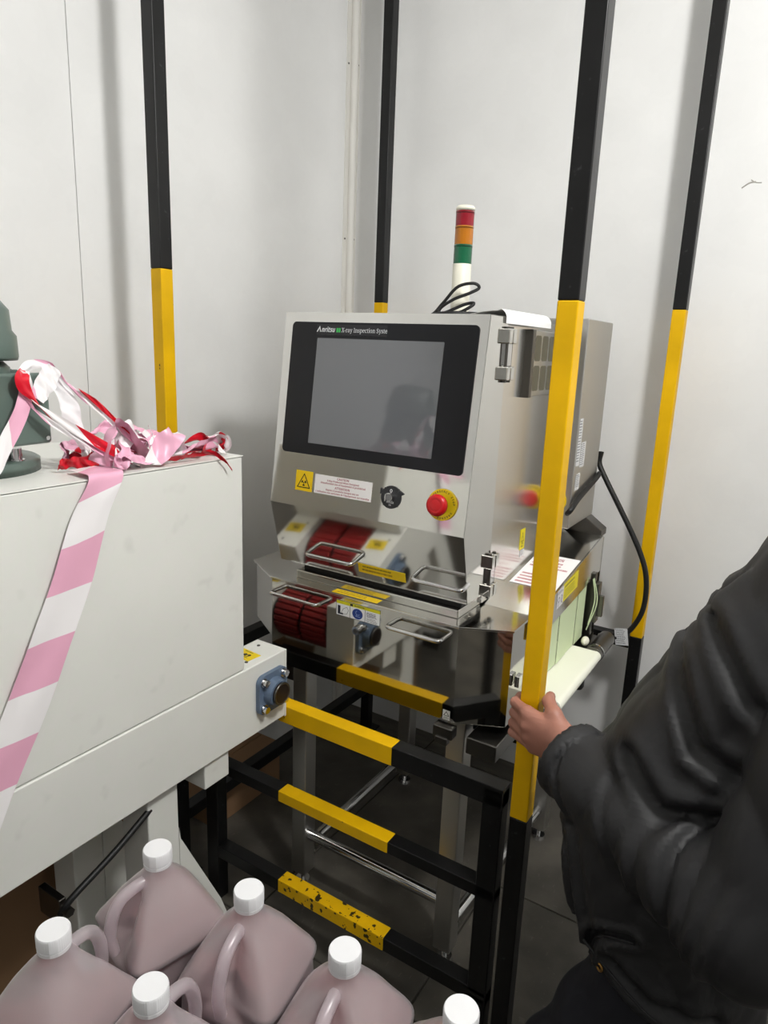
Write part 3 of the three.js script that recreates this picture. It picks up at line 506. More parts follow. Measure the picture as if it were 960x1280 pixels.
  obj('fan_cover', [L([[0.001, 0.198], [0.094, 0.198], [0.096, 0.204], [0.095, 0.24], [0.088, 0.25], [0.086, 0.285], [0.07, 0.305], [0.03, 0.312], [0.001, 0.312]])], M.motor, mo);
  const bt = [0.4, 1.95, 3.5, 5.1]; for (const a of bt) obj('bolt', [cyl([mx + 0.096 * Math.cos(a), my + 0.024, mz - 0.096 * Math.sin(a)], [mx + 0.096 * Math.cos(a), my + 0.046, mz - 0.096 * Math.sin(a)], 0.012, 0.012, 6), cyl([mx + 0.096 * Math.cos(a), my + 0.02, mz - 0.096 * Math.sin(a)], [mx + 0.096 * Math.cos(a), my + 0.026, mz - 0.096 * Math.sin(a)], 0.015, 0.015, 20)], M.chrome, mo);
  // terminal box on the far right side of the motor
  const tb = new THREE.Matrix4().makeRotationY(0.12).setPosition(mx, my, mz);
  obj('terminal_box', [bx(0.06, 0.125, 0.06, 0.175, -0.062, 0.062, 0.006).applyMatrix4(tb)], M.motor, mo);
  obj('lid_seal', [bx(0.125, 0.129, 0.058, 0.178, -0.065, 0.065, 0.002).applyMatrix4(tb)], M.rubber, mo);
  const tl = obj('terminal_lid', [bx(0.129, 0.141, 0.056, 0.18, -0.067, 0.067, 0.006).applyMatrix4(tb)], M.motor, mo);
  for (const [a, b] of [[1, 1], [1, -1], [-1, 1], [-1, -1]]) obj('lid_screw', cyl([0.14, 0.118 + a * 0.052, b * 0.056], [0.1435, 0.118 + a * 0.052, b * 0.056], 0.005, 0.004, 10).applyMatrix4(tb), M.chrome, tl);
  obj('gland', [cyl([0.1, 0.03, 0.045], [0.1, 0.066, 0.045], 0.012, 0.014).applyMatrix4(tb)], M.chrome, mo);
  obj('name_plate', [new THREE.BoxGeometry(0.0015, 0.075, 0.03).translate(0.096, 0.12, 0).applyMatrix4(new THREE.Matrix4().makeRotationY(-0.15).setPosition(mx, my, mz))], std({ map: S.plateB.map, metalness: 0.6, roughness: 0.5, color: 0xb0a8a8 }), mo);
}

// ---------------------------------------------------------------- barrier tape
{
  const t = thing('barrier_tape', 'crumpled red and white barrier tape draped over motor and cover box', 'barrier tape');
  const stripe = (c1, c2) => { const tx = canvasTex(64, 256, (g) => { g.fillStyle = c2; g.fillRect(0, 0, 64, 256); g.fillStyle = c1; g.beginPath(); g.moveTo(0, 0); g.lineTo(64, 44); g.lineTo(64, 172); g.lineTo(0, 128); g.fill(); }); tx.wrapS = tx.wrapT = THREE.RepeatWrapping; return tx; };
  const back = std({ map: stripe('#e8aec6', '#f3f0f1'), roughness: 0.32, side: THREE.DoubleSide });
  const face = std({ map: stripe('#d3142a', '#f2eeee'), roughness: 0.3, side: THREE.DoubleSide });
  const red = std({ color: 0xcf1428, roughness: 0.3, side: THREE.DoubleSide }), white = std({ color: 0xf0eef0, roughness: 0.3, side: THREE.DoubleSide }), pinkM = std({ color: 0xe8aec6, roughness: 0.32, side: THREE.DoubleSide });
  // pts: [x,y,z, wx,wy,wz] centre line with half-width vector
  function ribbon(name, pts, mat, v0 = 0, crinkle = 0.002, n = 60) {
    const c = new THREE.CatmullRomCurve3(pts.map((p) => V(p.slice(0, 3))), false, 'catmullrom', 0.5), w = new THREE.CatmullRomCurve3(pts.map((p) => V(p.slice(3, 6))), false, 'catmullrom', 0.5);
    const m = 6, pos = [], uv = [], idx = []; let len = v0, prev = null;
    for (let i = 0; i <= n; i++) {
      const u = i / n, C = c.getPoint(u), Wd = w.getPoint(u); if (prev) len += C.distanceTo(prev); prev = C.clone();
      const T = c.getTangent(u), N = new THREE.Vector3().crossVectors(T, Wd).normalize();
      for (let j = 0; j <= m; j++) { const s = j / m * 2 - 1, k = crinkle * (Math.sin(u * 17 + s * 3 + v0 * 9) + (vn(u * 14, s * 2.2, v0 * 5 + 2) - 0.5) * 2.5); pos.push(C.x + Wd.x * s + N.x * k, C.y + Wd.y * s + N.y * k, C.z + Wd.z * s + N.z * k); uv.push(j / m, len / 0.178); }
    }
    for (let i = 0; i < n; i++) for (let j = 0; j < m; j++) { const a = i * (m + 1) + j; idx.push(a, a + 1, a + m + 1, a + 1, a + m + 2, a + m + 1); }
    const g = new THREE.BufferGeometry(); g.setAttribute('position', new THREE.Float32BufferAttribute(pos, 3)); g.setAttribute('uv', new THREE.Float32BufferAttribute(uv, 2)); g.setIndex(idx); g.computeVertexNormals();
    return obj(name, g, mat, t);
  }
  // long band hanging down the face of the box (reverse side out)
  ribbon('tape_band', [[-0.7129, 1.3608, 0.5187, 0, 0, -0.0346], [-0.6656, 1.3598, 0.524, 0, 0, -0.0357], [-0.6436, 1.3503, 0.5292, 0, 0, -0.0357], [-0.642, 1.2853, 0.566, 0, -0.0031, -0.0378], [-0.6415, 1.1804, 0.6079, 0, -0.0105, -0.0378], [-0.6415, 1.0755, 0.6604, 0, -0.0126, -0.0378], [-0.6415, 0.9706, 0.7128, 0, -0.0147, -0.0378], [-0.6415, 0.8447, 0.7862, 0, -0.0147, -0.0378], [-0.6415, 0.7188, 0.8492, 0, -0.0147, -0.0378]], back, 0.06, 0.0012, 90);
  // strands from the motor down to the heap
  ribbon('tape_strand', [[-0.725, 1.534, 0.616, 0, 0.006, 0.01], [-0.725, 1.507, 0.615, 0, 0.005, 0.012], [-0.72, 1.48, 0.624, 0, 0.007, 0.011], [-0.715, 1.448, 0.645, 0, 0.01, 0.01], [-0.71, 1.416, 0.668, 0, 0.012, 0.009], [-0.705, 1.384, 0.69, 0, 0.013, 0.008], [-0.7, 1.366, 0.73, 0, 0.01, 0.008], [-0.69, 1.36, 0.79, 0.006, 0.006, 0.004]], back, 0.05, 0.0012, 60);
  ribbon('tape_strand', [[-0.7300, 1.5360, 0.6120, 0.0000, 0.0040, 0.0080], [-0.7150, 1.5250, 0.6260, 0.0000, 0.0040, 0.0120], [-0.7150, 1.5010, 0.6210, 0.0000, 0.0040, 0.0130], [-0.7120, 1.4730, 0.5990, 0.0000, 0.0100, 0.0080], [-0.7100, 1.4480, 0.5640, 0.0000, 0.0120, 0.0050], [-0.7050, 1.4180, 0.5190, 0.0000, 0.0130, 0.0040], [-0.7000, 1.3920, 0.4780, 0.0000, 0.0130, 0.0040], [-0.6950, 1.3720, 0.4440, 0.0000, 0.0120, 0.0040], [-0.6900, 1.3600, 0.4100, 0.0060, 0.0050, 0.0030]], face, 0.075, 0.0016, 80);
  ribbon('tape_strand', [[-0.7190, 1.4890, 0.6210, 0.0000, 0.0060, 0.0080], [-0.7160, 1.4610, 0.5990, 0.0000, 0.0080, 0.0040], [-0.7140, 1.4360, 0.5640, 0.0000, 0.0090, 0.0030], [-0.7090, 1.4060, 0.5190, 0.0000, 0.0090, 0.0030], [-0.7040, 1.3800, 0.4780, 0.0000, 0.0090, 0.0030], [-0.6990, 1.3600, 0.4440, 0.0000, 0.0080, 0.0030], [-0.6940, 1.3480, 0.4100, 0.0060, 0.0030, 0.0030]], back, 0.12, 0.002, 60);
  ribbon('tape_strand', [[-0.7350, 1.5300, 0.6140, 0.0000, 0.0060, 0.0080], [-0.7450, 1.5450, 0.5890, 0.0000, 0.0080, 0.0040], [-0.7450, 1.5420, 0.5480, 0.0000, 0.0060, 0.0060], [-0.7450, 1.5110, 0.5270, 0.0000, 0.0070, 0.0060], [-0.7400, 1.4930, 0.5070, 0.0000, 0.0100, 0.0040], [-0.7350, 1.4650, 0.4720, 0.0000, 0.0120, 0.0030], [-0.7300, 1.4370, 0.4440, 0.0000, 0.0120, 0.0030], [-0.7200, 1.4100, 0.4200, 0.0000, 0.0100, 0.0030], [-0.7100, 1.3850, 0.4000, 0.0060, 0.0040, 0.0030]], back, 0.02, 0.0016, 70);
  ribbon('tape_strand', [[-0.7360, 1.4990, 0.5070, 0.0000, 0.0040, 0.0030], [-0.7310, 1.4710, 0.4720, 0.0000, 0.0090, 0.0030], [-0.7260, 1.4430, 0.4440, 0.0000, 0.0080, 0.0030], [-0.7160, 1.4160, 0.4200, 0.0000, 0.0040, 0.0030]], red, 0.02, 0.0012, 40);
  ribbon('tape_strand', [[-0.7400, 1.5400, 0.5500, 0.0000, 0.0080, 0.0100], [-0.7350, 1.5250, 0.5650, 0.0000, 0.0160, 0.0120], [-0.7280, 1.5080, 0.5820, 0.0000, 0.0140, 0.0120], [-0.7220, 1.4880, 0.6000, 0.0000, 0.0080, 0.0120]], back, 0.0, 0.002, 30);
  ribbon('tape_strand', [[-0.7550, 1.5300, 0.5350, 0.0000, 0.0080, 0.0100], [-0.7550, 1.5000, 0.5260, 0.0000, 0.0060, 0.0180], [-0.7500, 1.4650, 0.5200, 0.0000, 0.0040, 0.0200], [-0.7450, 1.4300, 0.5150, 0.0000, 0.0040, 0.0190], [-0.7300, 1.3900, 0.5100, 0.0100, 0.0040, 0.0140]], white, 0.0, 0.002, 40);
  ribbon('tape_strand', [[-0.7000, 1.3650, 0.5000, 0.0300, 0.0000, 0.0000], [-0.7150, 1.4000, 0.4780, 0.0240, 0.0100, 0.0000], [-0.7200, 1.4320, 0.4500, 0.0160, 0.0120, 0.0040], [-0.7200, 1.4200, 0.4250, 0.0220, 0.0080, 0.0040], [-0.7100, 1.3850, 0.4050, 0.0260, 0.0040, 0.0000], [-0.7000, 1.3620, 0.3900, 0.0260, 0.0000, 0.0000]], pinkM, 0.0, 0.003, 50);
  ribbon('tape_strand', [[-0.6900, 1.3660, 0.3750, 0.0040, 0.0020, 0.0040], [-0.6820, 1.3850, 0.3840, 0.0040, 0.0020, 0.0040], [-0.6800, 1.4100, 0.3920, 0.0030, 0.0030, 0.0040], [-0.6800, 1.4320, 0.4020, 0.0010, 0.0020, 0.0020]], back, 0.0, 0.001, 20);
  // crumpled heap on the lid
  seed = 77; const Yl = 1.3525;
  for (let k = 0; k < 17; k++) {
    let x = -0.67 - rnd() * 0.12, z = 0.25 + rnd() * 0.2, a = rnd() * 6.28; const pts = [], nn = 6, wv = 0.008 + rnd() * 0.011;
    for (let i = 0; i < nn; i++) { const lift = Math.max(0, Math.sin(i / (nn - 1) * Math.PI)) * (0.012 + rnd() * 0.04) * (z > 0.31 && z < 0.44 ? 1.4 : 0.7); const th = rnd() * 3.14; pts.push([x, Yl + 0.006 + lift, z, wv * Math.cos(a + 1.57) * 0.8, Math.min(wv * Math.abs(Math.sin(th)), lift + 0.004), wv * Math.sin(a + 1.57)]); a += (rnd() - 0.5) * 1.6; x = Math.min(-0.667, Math.max(-0.83, x + Math.cos(a) * 0.04)); z = Math.max(0.2, Math.min(0.48, z + Math.sin(a) * 0.05)); }
    ribbon('tape_crumple', pts, [back, back, face, back, pinkM, back, red][k % 7], k * 0.07, 0.004, 36);
  }
  ribbon('tape_strand', [[-0.6900, 1.3620, 0.4400, 0.0100, 0.0060, 0.0000], [-0.6850, 1.3660, 0.4000, 0.0120, 0.0060, 0.0000], [-0.6750, 1.3620, 0.3600, 0.0120, 0.0060, 0.0000], [-0.6680, 1.3660, 0.3200, 0.0100, 0.0060, 0.0020], [-0.6600, 1.3680, 0.2900, 0.0060, 0.0060, 0.0020]], face, 0.03, 0.002, 50);
  ribbon('tape_tail', [[-0.668, 1.364, 0.33, 0.006, 0.007, 0], [-0.66, 1.368, 0.29, 0.004, 0.007, 0.003], [-0.648, 1.365, 0.262, 0.003, 0.006, 0.003], [-0.64, 1.352, 0.243, 0.002, 0.006, 0.004], [-0.638, 1.327, 0.222, 0.002, 0.005, 0.005]], red, 0, 0.0015, 30);
  ribbon('tape_strand', [[-0.7350, 1.3660, 0.5600, 0.0040, 0.0100, 0.0000], [-0.7250, 1.3700, 0.5450, 0.0060, 0.0110, 0.0000], [-0.7150, 1.3680, 0.5250, 0.0060, 0.0100, 0.0000], [-0.7050, 1.3600, 0.5000, 0.0040, 0.0060, 0.0000]], red, 0, 0.003, 24);
}

// ---------------------------------------------------------------- jugs
{
  const sq = (a, n) => { const c = Math.abs(Math.cos(a)), s = Math.abs(Math.sin(a)); return Math.pow(Math.pow(c, n) + Math.pow(s, n), -1 / n); };
  const HA = 0; // handle in the middle of one side
  // y, half size, superellipse exponent
  const prof = [[0, 0.055, 6], [0.006, 0.064, 6], [0.05, 0.066, 6], [0.13, 0.0668, 6], [0.16, 0.066, 5.5], [0.165, 0.0692, 5.2], [0.1685, 0.0712, 5], [0.173, 0.0695, 4.6], [0.182, 0.065, 3.9], [0.194, 0.0585, 3.3], [0.211, 0.049, 2.8], [0.226, 0.0375, 2.4], [0.237, 0.0275, 2.1], [0.245, 0.0215, 2], [0.252, 0.0185, 2], [0.258, 0.0172, 2], [0.27, 0.017, 2]];
  const at = (y) => { let i = 0; while (i < prof.length - 2 && prof[i + 1][0] < y) i++; const [a, b] = [prof[i], prof[i + 1]], t = Math.max(0, Math.min(1, (y - a[0]) / (b[0] - a[0]))); return [a[1] + (b[1] - a[1]) * t, a[2] + (b[2] - a[2]) * t]; };
  function shell(off, y0, y1, close) {
    const ys = []; const N = 56, K = 96; for (let i = 0; i <= N; i++) ys.push(y0 + (y1 - y0) * i / N);
    const pos = [], idx = [];
    for (const y of ys) {
      const [r, n] = at(y);
      for (let k = 0; k < K; k++) {
        const a = k / K * Math.PI * 2; let d = Math.atan2(Math.sin(a - HA), Math.cos(a - HA));
        const hy = Math.max(0, Math.min(1, (y - 0.15) / 0.025)) * Math.max(0, Math.min(1, (0.242 - y) / 0.02));
        const pinch = 1 - 0.45 * hy * Math.exp(-Math.pow(d / 0.48, 2)) + 0.05 * hy * Math.exp(-Math.pow((Math.abs(d) - 0.78) / 0.15, 2));
        const R = Math.max(0.004, r * sq(a, n) * pinch - off);
        pos.push(R * Math.cos(a), y, R * Math.sin(a));
      }
    }
    for (let i = 0; i < ys.length - 1; i++) for (let k = 0; k < K; k++) { const a = i * K + k, b = i * K + (k + 1) % K; idx.push(a, a + K, b, b, a + K, b + K); }
    const cb = pos.length / 3; pos.push(0, ys[0], 0); for (let k = 0; k < K; k++) idx.push(cb, k, (k + 1) % K);
    if (close) { const ct = pos.length / 3, o = (ys.length - 1) * K; pos.push(0, ys[ys.length - 1], 0); for (let k = 0; k < K; k++) idx.push(ct, o + (k + 1) % K, o + k); }
    const g = new THREE.BufferGeometry(); g.setAttribute('position', new THREE.Float32BufferAttribute(pos, 3)); g.setIndex(idx); g.computeVertexNormals(); return g;
  }
  const plastic = std({ color: 0xf0e8ec, roughness: 0.3, transmission: 0.78, thickness: 0, ior: 1.4, clearcoat: 0.4, clearcoatRoughness: 0.2, side: THREE.DoubleSide });
  const liquid = std({ color: 0x74524f, roughness: 0.5 });
  const jugT = thing('juice_jug', '', 'jug');
  obj('bottle', shell(0, 0, 0.27, true), plastic, jugT);
  obj('liquid', shell(0.003, 0.003, 0.192, true), liquid, jugT);
  const c = Math.cos(HA), s = Math.sin(HA), hp = (r, y) => [r * c, y, r * s];
  obj('handle', tube([hp(0.018, 0.24), hp(0.034, 0.238), hp(0.05, 0.231), hp(0.06, 0.218), hp(0.066, 0.199), hp(0.0675, 0.18), hp(0.064, 0.158)], 0.0078, 40, 12), plastic, jugT);
  const capPts = [[0, 0.2585], [0.0182, 0.2585], [0.0182, 0.2625], [0.0172, 0.2632], [0.0184, 0.264], [0.0184, 0.279], [0.0174, 0.2808], [0, 0.281]];
  const cg = new THREE.LatheGeometry(capPts.map((p) => new THREE.Vector2(...p)), 96); { const p = cg.attributes.position; for (let i = 0; i < p.count; i++) { const y = p.getY(i), r = Math.hypot(p.getX(i), p.getZ(i)); if (r > 0.018 && y > 0.2638) { const a = Math.atan2(p.getZ(i), p.getX(i)), f = 1 + 0.008 * Math.cos(a * 48); p.setX(i, p.getX(i) * f); p.setZ(i, p.getZ(i) * f); } } }
  obj('screw_cap', toCreasedNormals(cg, 0.7), M.cap, jugT);
  const TOP = 0.95, JY = TOP - 0.281;
  const spots = [[-0.227, 0.784, 1, 'brown juice jug at the far end, nearest the white conveyor leg'], [-0.081, 0.768, 1, 'brown juice jug in the far row, second from the white conveyor'], [0.066, 0.772, 1, 'brown juice jug in the far row in front of the lowest yellow rail'], [0.205, 0.764, 1, 'brown juice jug at the bottom edge near the black post, mostly cut off'], [-0.219, 0.936, 0, 'brown juice jug in the near row at the left picture edge'], [-0.073, 0.922, 0, 'brown juice jug in the near row, second from the left edge']];
  spots.forEach(([x, z, row, label], i) => {
    let j = jugT; if (i) { j = jugT.clone(); j.name = numbered('juice_jug'); scene.add(j); }
    j.position.set(x, JY, z);
    // handle points to (x,z) direction: far row (-0.45, 0.89), near row the opposite way
    const want = row ? Math.atan2(0.98, -0.2) : Math.atan2(-0.98, 0.2);
    j.rotation.y = -(want - HA) + (i % 3 - 1) * 0.05;
    j.userData = { label, category: 'jug', group: 'brown juice jugs on the low table' };
  });
  // low table the jugs stand on
  const tb = thing('low_table', 'dark low table carrying the brown juice jugs', 'table', [0, FLOOR, 0]);
  obj('tabletop', bx(-0.31, 0.6, JY - FLOOR - 0.025, JY - FLOOR, 0.69, 1.15, 0.004), M.black, tb);
  for (const x of [-0.28, 0.57]) for (const z of [0.72, 1.12]) obj('leg', bx(x - 0.02, x + 0.02, 0, JY - FLOOR - 0.025, z - 0.02, z + 0.02, 0.003), M.black, tb);
}
// ---------------------------------------------------------------- cartons behind the conveyor; row lengthened and stacked to block the lit wall
{
  const mk = (x0, x1, y0, y1, z0, z1, label) => { const t = thing('cardboard_carton', label, 'carton', [(x0 + x1) / 2, y0, (z0 + z1) / 2]); const w = (x1 - x0) / 2, d = (z1 - z0) / 2, h = y1 - y0; obj('body', bx(-w, w, 0, h - 0.003, -d, d, 0.004), M.brown, t); obj('flap', bx(-w + 0.002, -0.001, h - 0.003, h, -d + 0.002, d - 0.002, 0.001), M.brown, t); obj('flap', bx(0.001, w - 0.002, h - 0.003, h, -d + 0.002, d - 0.002, 0.001), M.brown, t); };
  mk(-1.345, -1.12, FLOOR, 0.25, 0.12, 0.66, 'brown cardboard carton on the floor under the white conveyor, nearest the guard frame');
  mk(-1.345, -1.12, FLOOR, 0.27, 0.67, 1.3, 'longer brown cardboard carton on the floor behind the white conveyor leg');
  mk(-1.345, -1.115, 0.2505, 0.55, 0.2, 0.66, 'added brown cardboard carton lying on top of another carton under the white conveyor');  // upper cartons added to darken what the polished steel reflects
  mk(-1.345, -1.115, 0.2705, 0.56, 0.68, 1.25, 'added brown cardboard carton on top of the longer carton by the left wall');
  mk(-1.34, -1.16, FLOOR, 0.09, -0.55, -0.2, 'small brown carton on the floor outside the guard frame');
}

// ---------------------------------------------------------------- person
{
  const smin = (a, b, k) => { const h = Math.max(k - Math.abs(a - b), 0) / k; return Math.min(a, b) - h * h * k * 0.25; };
  const cone = (p, a, b, ra, rb) => { // tapered capsule distance
    const bx_ = b[0] - a[0], by = b[1] - a[1], bz = b[2] - a[2], px = p[0] - a[0], py = p[1] - a[1], pz = p[2] - a[2];
    const t = Math.max(0, Math.min(1, (px * bx_ + py * by + pz * bz) / (bx_ * bx_ + by * by + bz * bz + 1e-12)));
    return Math.hypot(px - bx_ * t, py - by * t, pz - bz * t) - (ra + (rb - ra) * t);
  };
  function polygonise(f, c, half, res) { // marching cubes over a cube
    const mc = new MarchingCubes(res, new THREE.MeshBasicMaterial(), false, false, 400000); mc.isolation = 0; mc.reset();
    const q = [0, 0, 0];
    for (let k = 0; k < res; k++) for (let j = 0; j < res; j++) for (let i = 0; i < res; i++) {
      q[0] = c[0] + ((i - res / 2) / (res / 2)) * half; q[1] = c[1] + ((j - res / 2) / (res / 2)) * half; q[2] = c[2] + ((k - res / 2) / (res / 2)) * half;
      mc.field[i + j * res + k * res * res] = -f(q);
    }
    mc.update();
    const n = mc.count, P = new Float32Array(n * 3);
    for (let i = 0; i < n; i++) for (let d = 0; d < 3; d++) P[i * 3 + d] = mc.positionArray[i * 3 + d] * half + c[d];
    let g = new THREE.BufferGeometry(); g.setAttribute('position', new THREE.BufferAttribute(P, 3)); g = mergeVertices(g, 1e-5); g.computeVertexNormals();
    const p = g.attributes.position, uv = new Float32Array(p.count * 2); for (let i = 0; i < p.count; i++) { uv[2 * i] = (p.getX(i) + p.getZ(i)) * 4; uv[2 * i + 1] = p.getY(i) * 4; } g.setAttribute('uv', new THREE.BufferAttribute(uv, 2));
    return g;
  }
  const t = thing('person', 'person in a black jacket holding the yellow post with one hand', 'person', [0, 0, 0]);
  // ---- body: head, neck, trunk, arms and hands as one surface
  const ZC = 0.03, E = [0.44, 0.80, 0.30], Sh = [0.54, 1.27, 0.235], Cf = [0.118, 0.846, 0.1];
  const HX = 0.6, HY = 1.56, HZ = 0.08;
  const HO = [0.014, -0.012, 0.003], hp = (x, y, z) => [x + HO[0], y + HO[1], z + HO[2]];
  const grip = []; // [a, b, ra, rb, k]
  {
    const mcp = [hp(-0.004, 0.9, 0.052), hp(-0.002, 0.876, 0.056), hp(0.003, 0.852, 0.055), hp(0.016, 0.83, 0.051)];
    for (let i = 0; i < 4; i++) grip.push([hp(0.095, 0.88 - i * 0.012, 0.07), mcp[i], 0.021, 0.0145, 0.016]);
    grip.push([Cf, hp(0.085, 0.868, 0.07), 0.032, 0.028, 0.02]);
    for (let i = 0; i < 4; i++) {
      const m = mcp[i], y = m[1], q = i === 3 ? 0.9 : 1, pip = [-0.029, y - 0.003, 0.023], dip = [-0.031, y - 0.006, -0.012], tip = [-0.014, y - 0.008, -0.0325];
      grip.push([m, pip, 0.0132 * q, 0.0102 * q, 0.007], [pip, dip, 0.0102 * q, 0.0096 * q, 0.005], [dip, tip, 0.0098 * q, 0.0085 * q, 0.004]);
    }
    grip.push([hp(0.08, 0.884, 0.07), hp(0.05, 0.914, 0.05), 0.021, 0.0155, 0.014], [hp(0.05, 0.914, 0.05), hp(0.027, 0.922, 0.02), 0.0145, 0.0125, 0.007], [hp(0.027, 0.922, 0.02), hp(0.022, 0.92, -0.006), 0.0125, 0.0105, 0.006]);
  }
  const rest = [[[0.4, 0.68, -0.2], [0.36, 0.6, -0.2], 0.032, 0.034, 0.02], [[0.37, 0.62, -0.17], [0.335, 0.57, -0.165], 0.013, 0.011, 0.008]];
  for (let i = 0; i < 4; i++) { const z = -0.232 + i * 0.023; rest.push([[0.36, 0.6, z], [0.335, 0.55, z], 0.0108, 0.0098, 0.006], [[0.335, 0.55, z], [0.345, 0.512, z], 0.0098, 0.0085, 0.004]); }
  const core = [[[0.36, 0.62, ZC], [0.4, 1.0, ZC], 0.1, 0.1, 0.05], [[0.4, 1.0, ZC], [0.52, 1.25, ZC], 0.1, 0.08, 0.05], [[0.52, 1.25, ZC], Sh, 0.05, 0.045, 0.04], [Sh, E, 0.045, 0.042, 0.03], [E, Cf, 0.042, 0.031, 0.03], [[0.52, 1.25, ZC], [0.53, 1.26, -0.08], 0.05, 0.045, 0.04], [[0.53, 1.26, -0.08], [0.49, 0.95, -0.17], 0.045, 0.04, 0.03], [[0.49, 0.95, -0.17], [0.4, 0.68, -0.2], 0.04, 0.032, 0.03], [[HX + 0.01, HY - 0.06, HZ], [HX - 0.06, 1.26, HZ], 0.056, 0.064, 0.03]];
  const run = (d, bones, p) => { for (const b of bones) d = smin(d, cone(p, b[0], b[1], b[2], b[3]), b[4]); return d; };
  const ell = (p, x, y, z, a, b, c) => (Math.hypot((p[0] - x) / a, (p[1] - y) / b, (p[2] - z) / c) - 1) * Math.min(a, b, c);
  const bodyF = (p) => {
    let d = run(1, core, p);
    if (p[1] > 1.36) {
      d = smin(d, ell(p, HX + 0.01, HY + 0.03, HZ, 0.1, 0.11, 0.08), 0.03); d = smin(d, ell(p, HX - 0.02, HY - 0.04, HZ, 0.072, 0.085, 0.062), 0.04);
      d = smin(d, cone(p, [HX - 0.09, HY + 0.02, HZ], [HX - 0.112, HY - 0.02, HZ], 0.008, 0.016), 0.02); d = smin(d, cone(p, [HX - 0.075, HY - 0.062, HZ - 0.018], [HX - 0.075, HY - 0.062, HZ + 0.018], 0.014, 0.014), 0.012);
      for (const s of [-1, 1]) { d = smin(d, ell(p, HX + 0.015, HY - 0.005, HZ + s * 0.08, 0.02, 0.034, 0.011), 0.008); d = Math.max(d, -ell(p, HX - 0.098, HY + 0.018, HZ + s * 0.03, 0.012, 0.009, 0.014)); }
    }
    if (p[0] < 0.2 && p[1] < 1.0 && p[1] > 0.75) d = run(d, grip, p);
    if (p[2] < -0.1 && p[1] < 0.75) d = run(d, rest, p);
    return d;
  };
  const body = obj('body', polygonise(bodyF, [0.34, 1.1, 0.04], 0.61, 230), M.skin, t);
  // ---- jacket
  const stack = [[0.45, 0.345, 0.15, 0.06], [0.60, 0.315, 0.165, 0.06], [0.76, 0.29, 0.165, 0.065], [0.92, 0.35, 0.15, 0.06], [1.06, 0.415, 0.14, 0.07], [1.18, 0.465, 0.125, 0.08], [1.29, 0.505, 0.1, 0.085]];
  const CREASE = [[0.33, 0.3, 0.008, 0.007], [0.21, 0.35, 0.01, 0.007], [0.15, 0.15, 0.009, 0.012], [0.1, 0.3, 0.009, 0.012], [0.055, 0.1, 0.009, 0.013], [0.01, -0.1, 0.01, 0.013], [-0.035, -0.2, 0.01, 0.011]];
  // grooves of the body: polylines in x,y with width and depth
  const GROOVE = [[[[0.215, 0.56], [0.222, 0.615], [0.245, 0.65], [0.29, 0.67]], 0.008, 0.016], [[[0.135, 0.74], [0.165, 0.66], [0.2, 0.57]], 0.009, 0.009], [[[0.16, 0.78], [0.2, 0.68], [0.235, 0.6]], 0.012, 0.006], [[[0.26, 0.6], [0.33, 0.56], [0.42, 0.55]], 0.012, 0.009], [[[0.27, 0.54], [0.35, 0.51], [0.45, 0.5]], 0.01, 0.007], [[[0.24, 0.95], [0.3, 0.9], [0.4, 0.92]], 0.016, 0.012], [[[0.28, 1.12], [0.34, 1.02], [0.44, 0.99]], 0.015, 0.012], [[[0.33, 1.2], [0.4, 1.12], [0.46, 1.1]], 0.014, 0.01]];
  const seg2 = (x, y, a, b) => { const dx = b[0] - a[0], dy = b[1] - a[1], t = Math.max(0, Math.min(1, ((x - a[0]) * dx + (y - a[1]) * dy) / (dx * dx + dy * dy))); return Math.hypot(x - a[0] - dx * t, y - a[1] - dy * t); };
  const jacket = (p) => {
    if (p[1] < 0.43 || p[1] > 1.5) return 0.2;
    let d = 1;
    for (let i = 0; i < stack.length; i++) { const [y, x, r, w] = stack[i]; d = smin(d, cone(p, [x, y, ZC - w], [x, y, ZC + w], r, r), 0.11); }
    // shoulders and collar
    d = smin(d, cone(p, [0.5, 1.29, ZC], Sh, 0.09, 0.085), 0.05); d = smin(d, cone(p, [0.5, 1.29, ZC], [0.53, 1.27, -0.07], 0.09, 0.085), 0.05);
    const fold = (n) => vn(p[0] * 9 + n, p[1] * 5, p[2] * 9);
    // soft vertical folds of the body
    d += 0.01 * (fold(3) - 0.5) - 0.007 * (Math.abs(Math.sin(p[1] * 13 + p[0] * 15 - p[2] * 6 + 4 * fold(8))) - 0.6) - 0.0028 * (Math.abs(Math.sin(p[1] * 34 - p[0] * 30 + p[2] * 12 + 6 * vn(p[0] * 12, p[1] * 8, p[2] * 12))) - 0.6);
    if (d < 0.06 && d > -0.06 && p[2] > -0.02) for (const [pl, w, dp] of GROOVE) { let m = 1; for (let i = 0; i + 1 < pl.length; i++) m = Math.min(m, seg2(p[0], p[1], pl[i], pl[i + 1])); if (m < 4 * w) d += dp * Math.exp(-m * m / (w * w)) - 0.5 * dp * Math.exp(-Math.pow((m - 2 * w) / w, 2)); }
    const col = Math.abs(Math.hypot((p[0] - 0.54) / 1.1, p[2] - ZC) - 0.095 - 0.1 * Math.max(0, p[1] - 1.36)) - 0.014;
    d = smin(d, Math.max(col, Math.abs(p[1] - 1.38) - 0.06), 0.02);
    // far arm
    let ra = cone(p, [0.53, 1.26, -0.08], [0.49, 0.95, -0.17], 0.085, 0.072); ra = smin(ra, cone(p, [0.49, 0.95, -0.17], [0.4, 0.7, -0.2], 0.07, 0.055), 0.03);
    d = smin(d, ra, 0.025);
    // near arm
    let a1 = cone(p, Sh, E, 0.09, 0.076), a2 = cone(p, E, Cf, 0.084, 0.072);
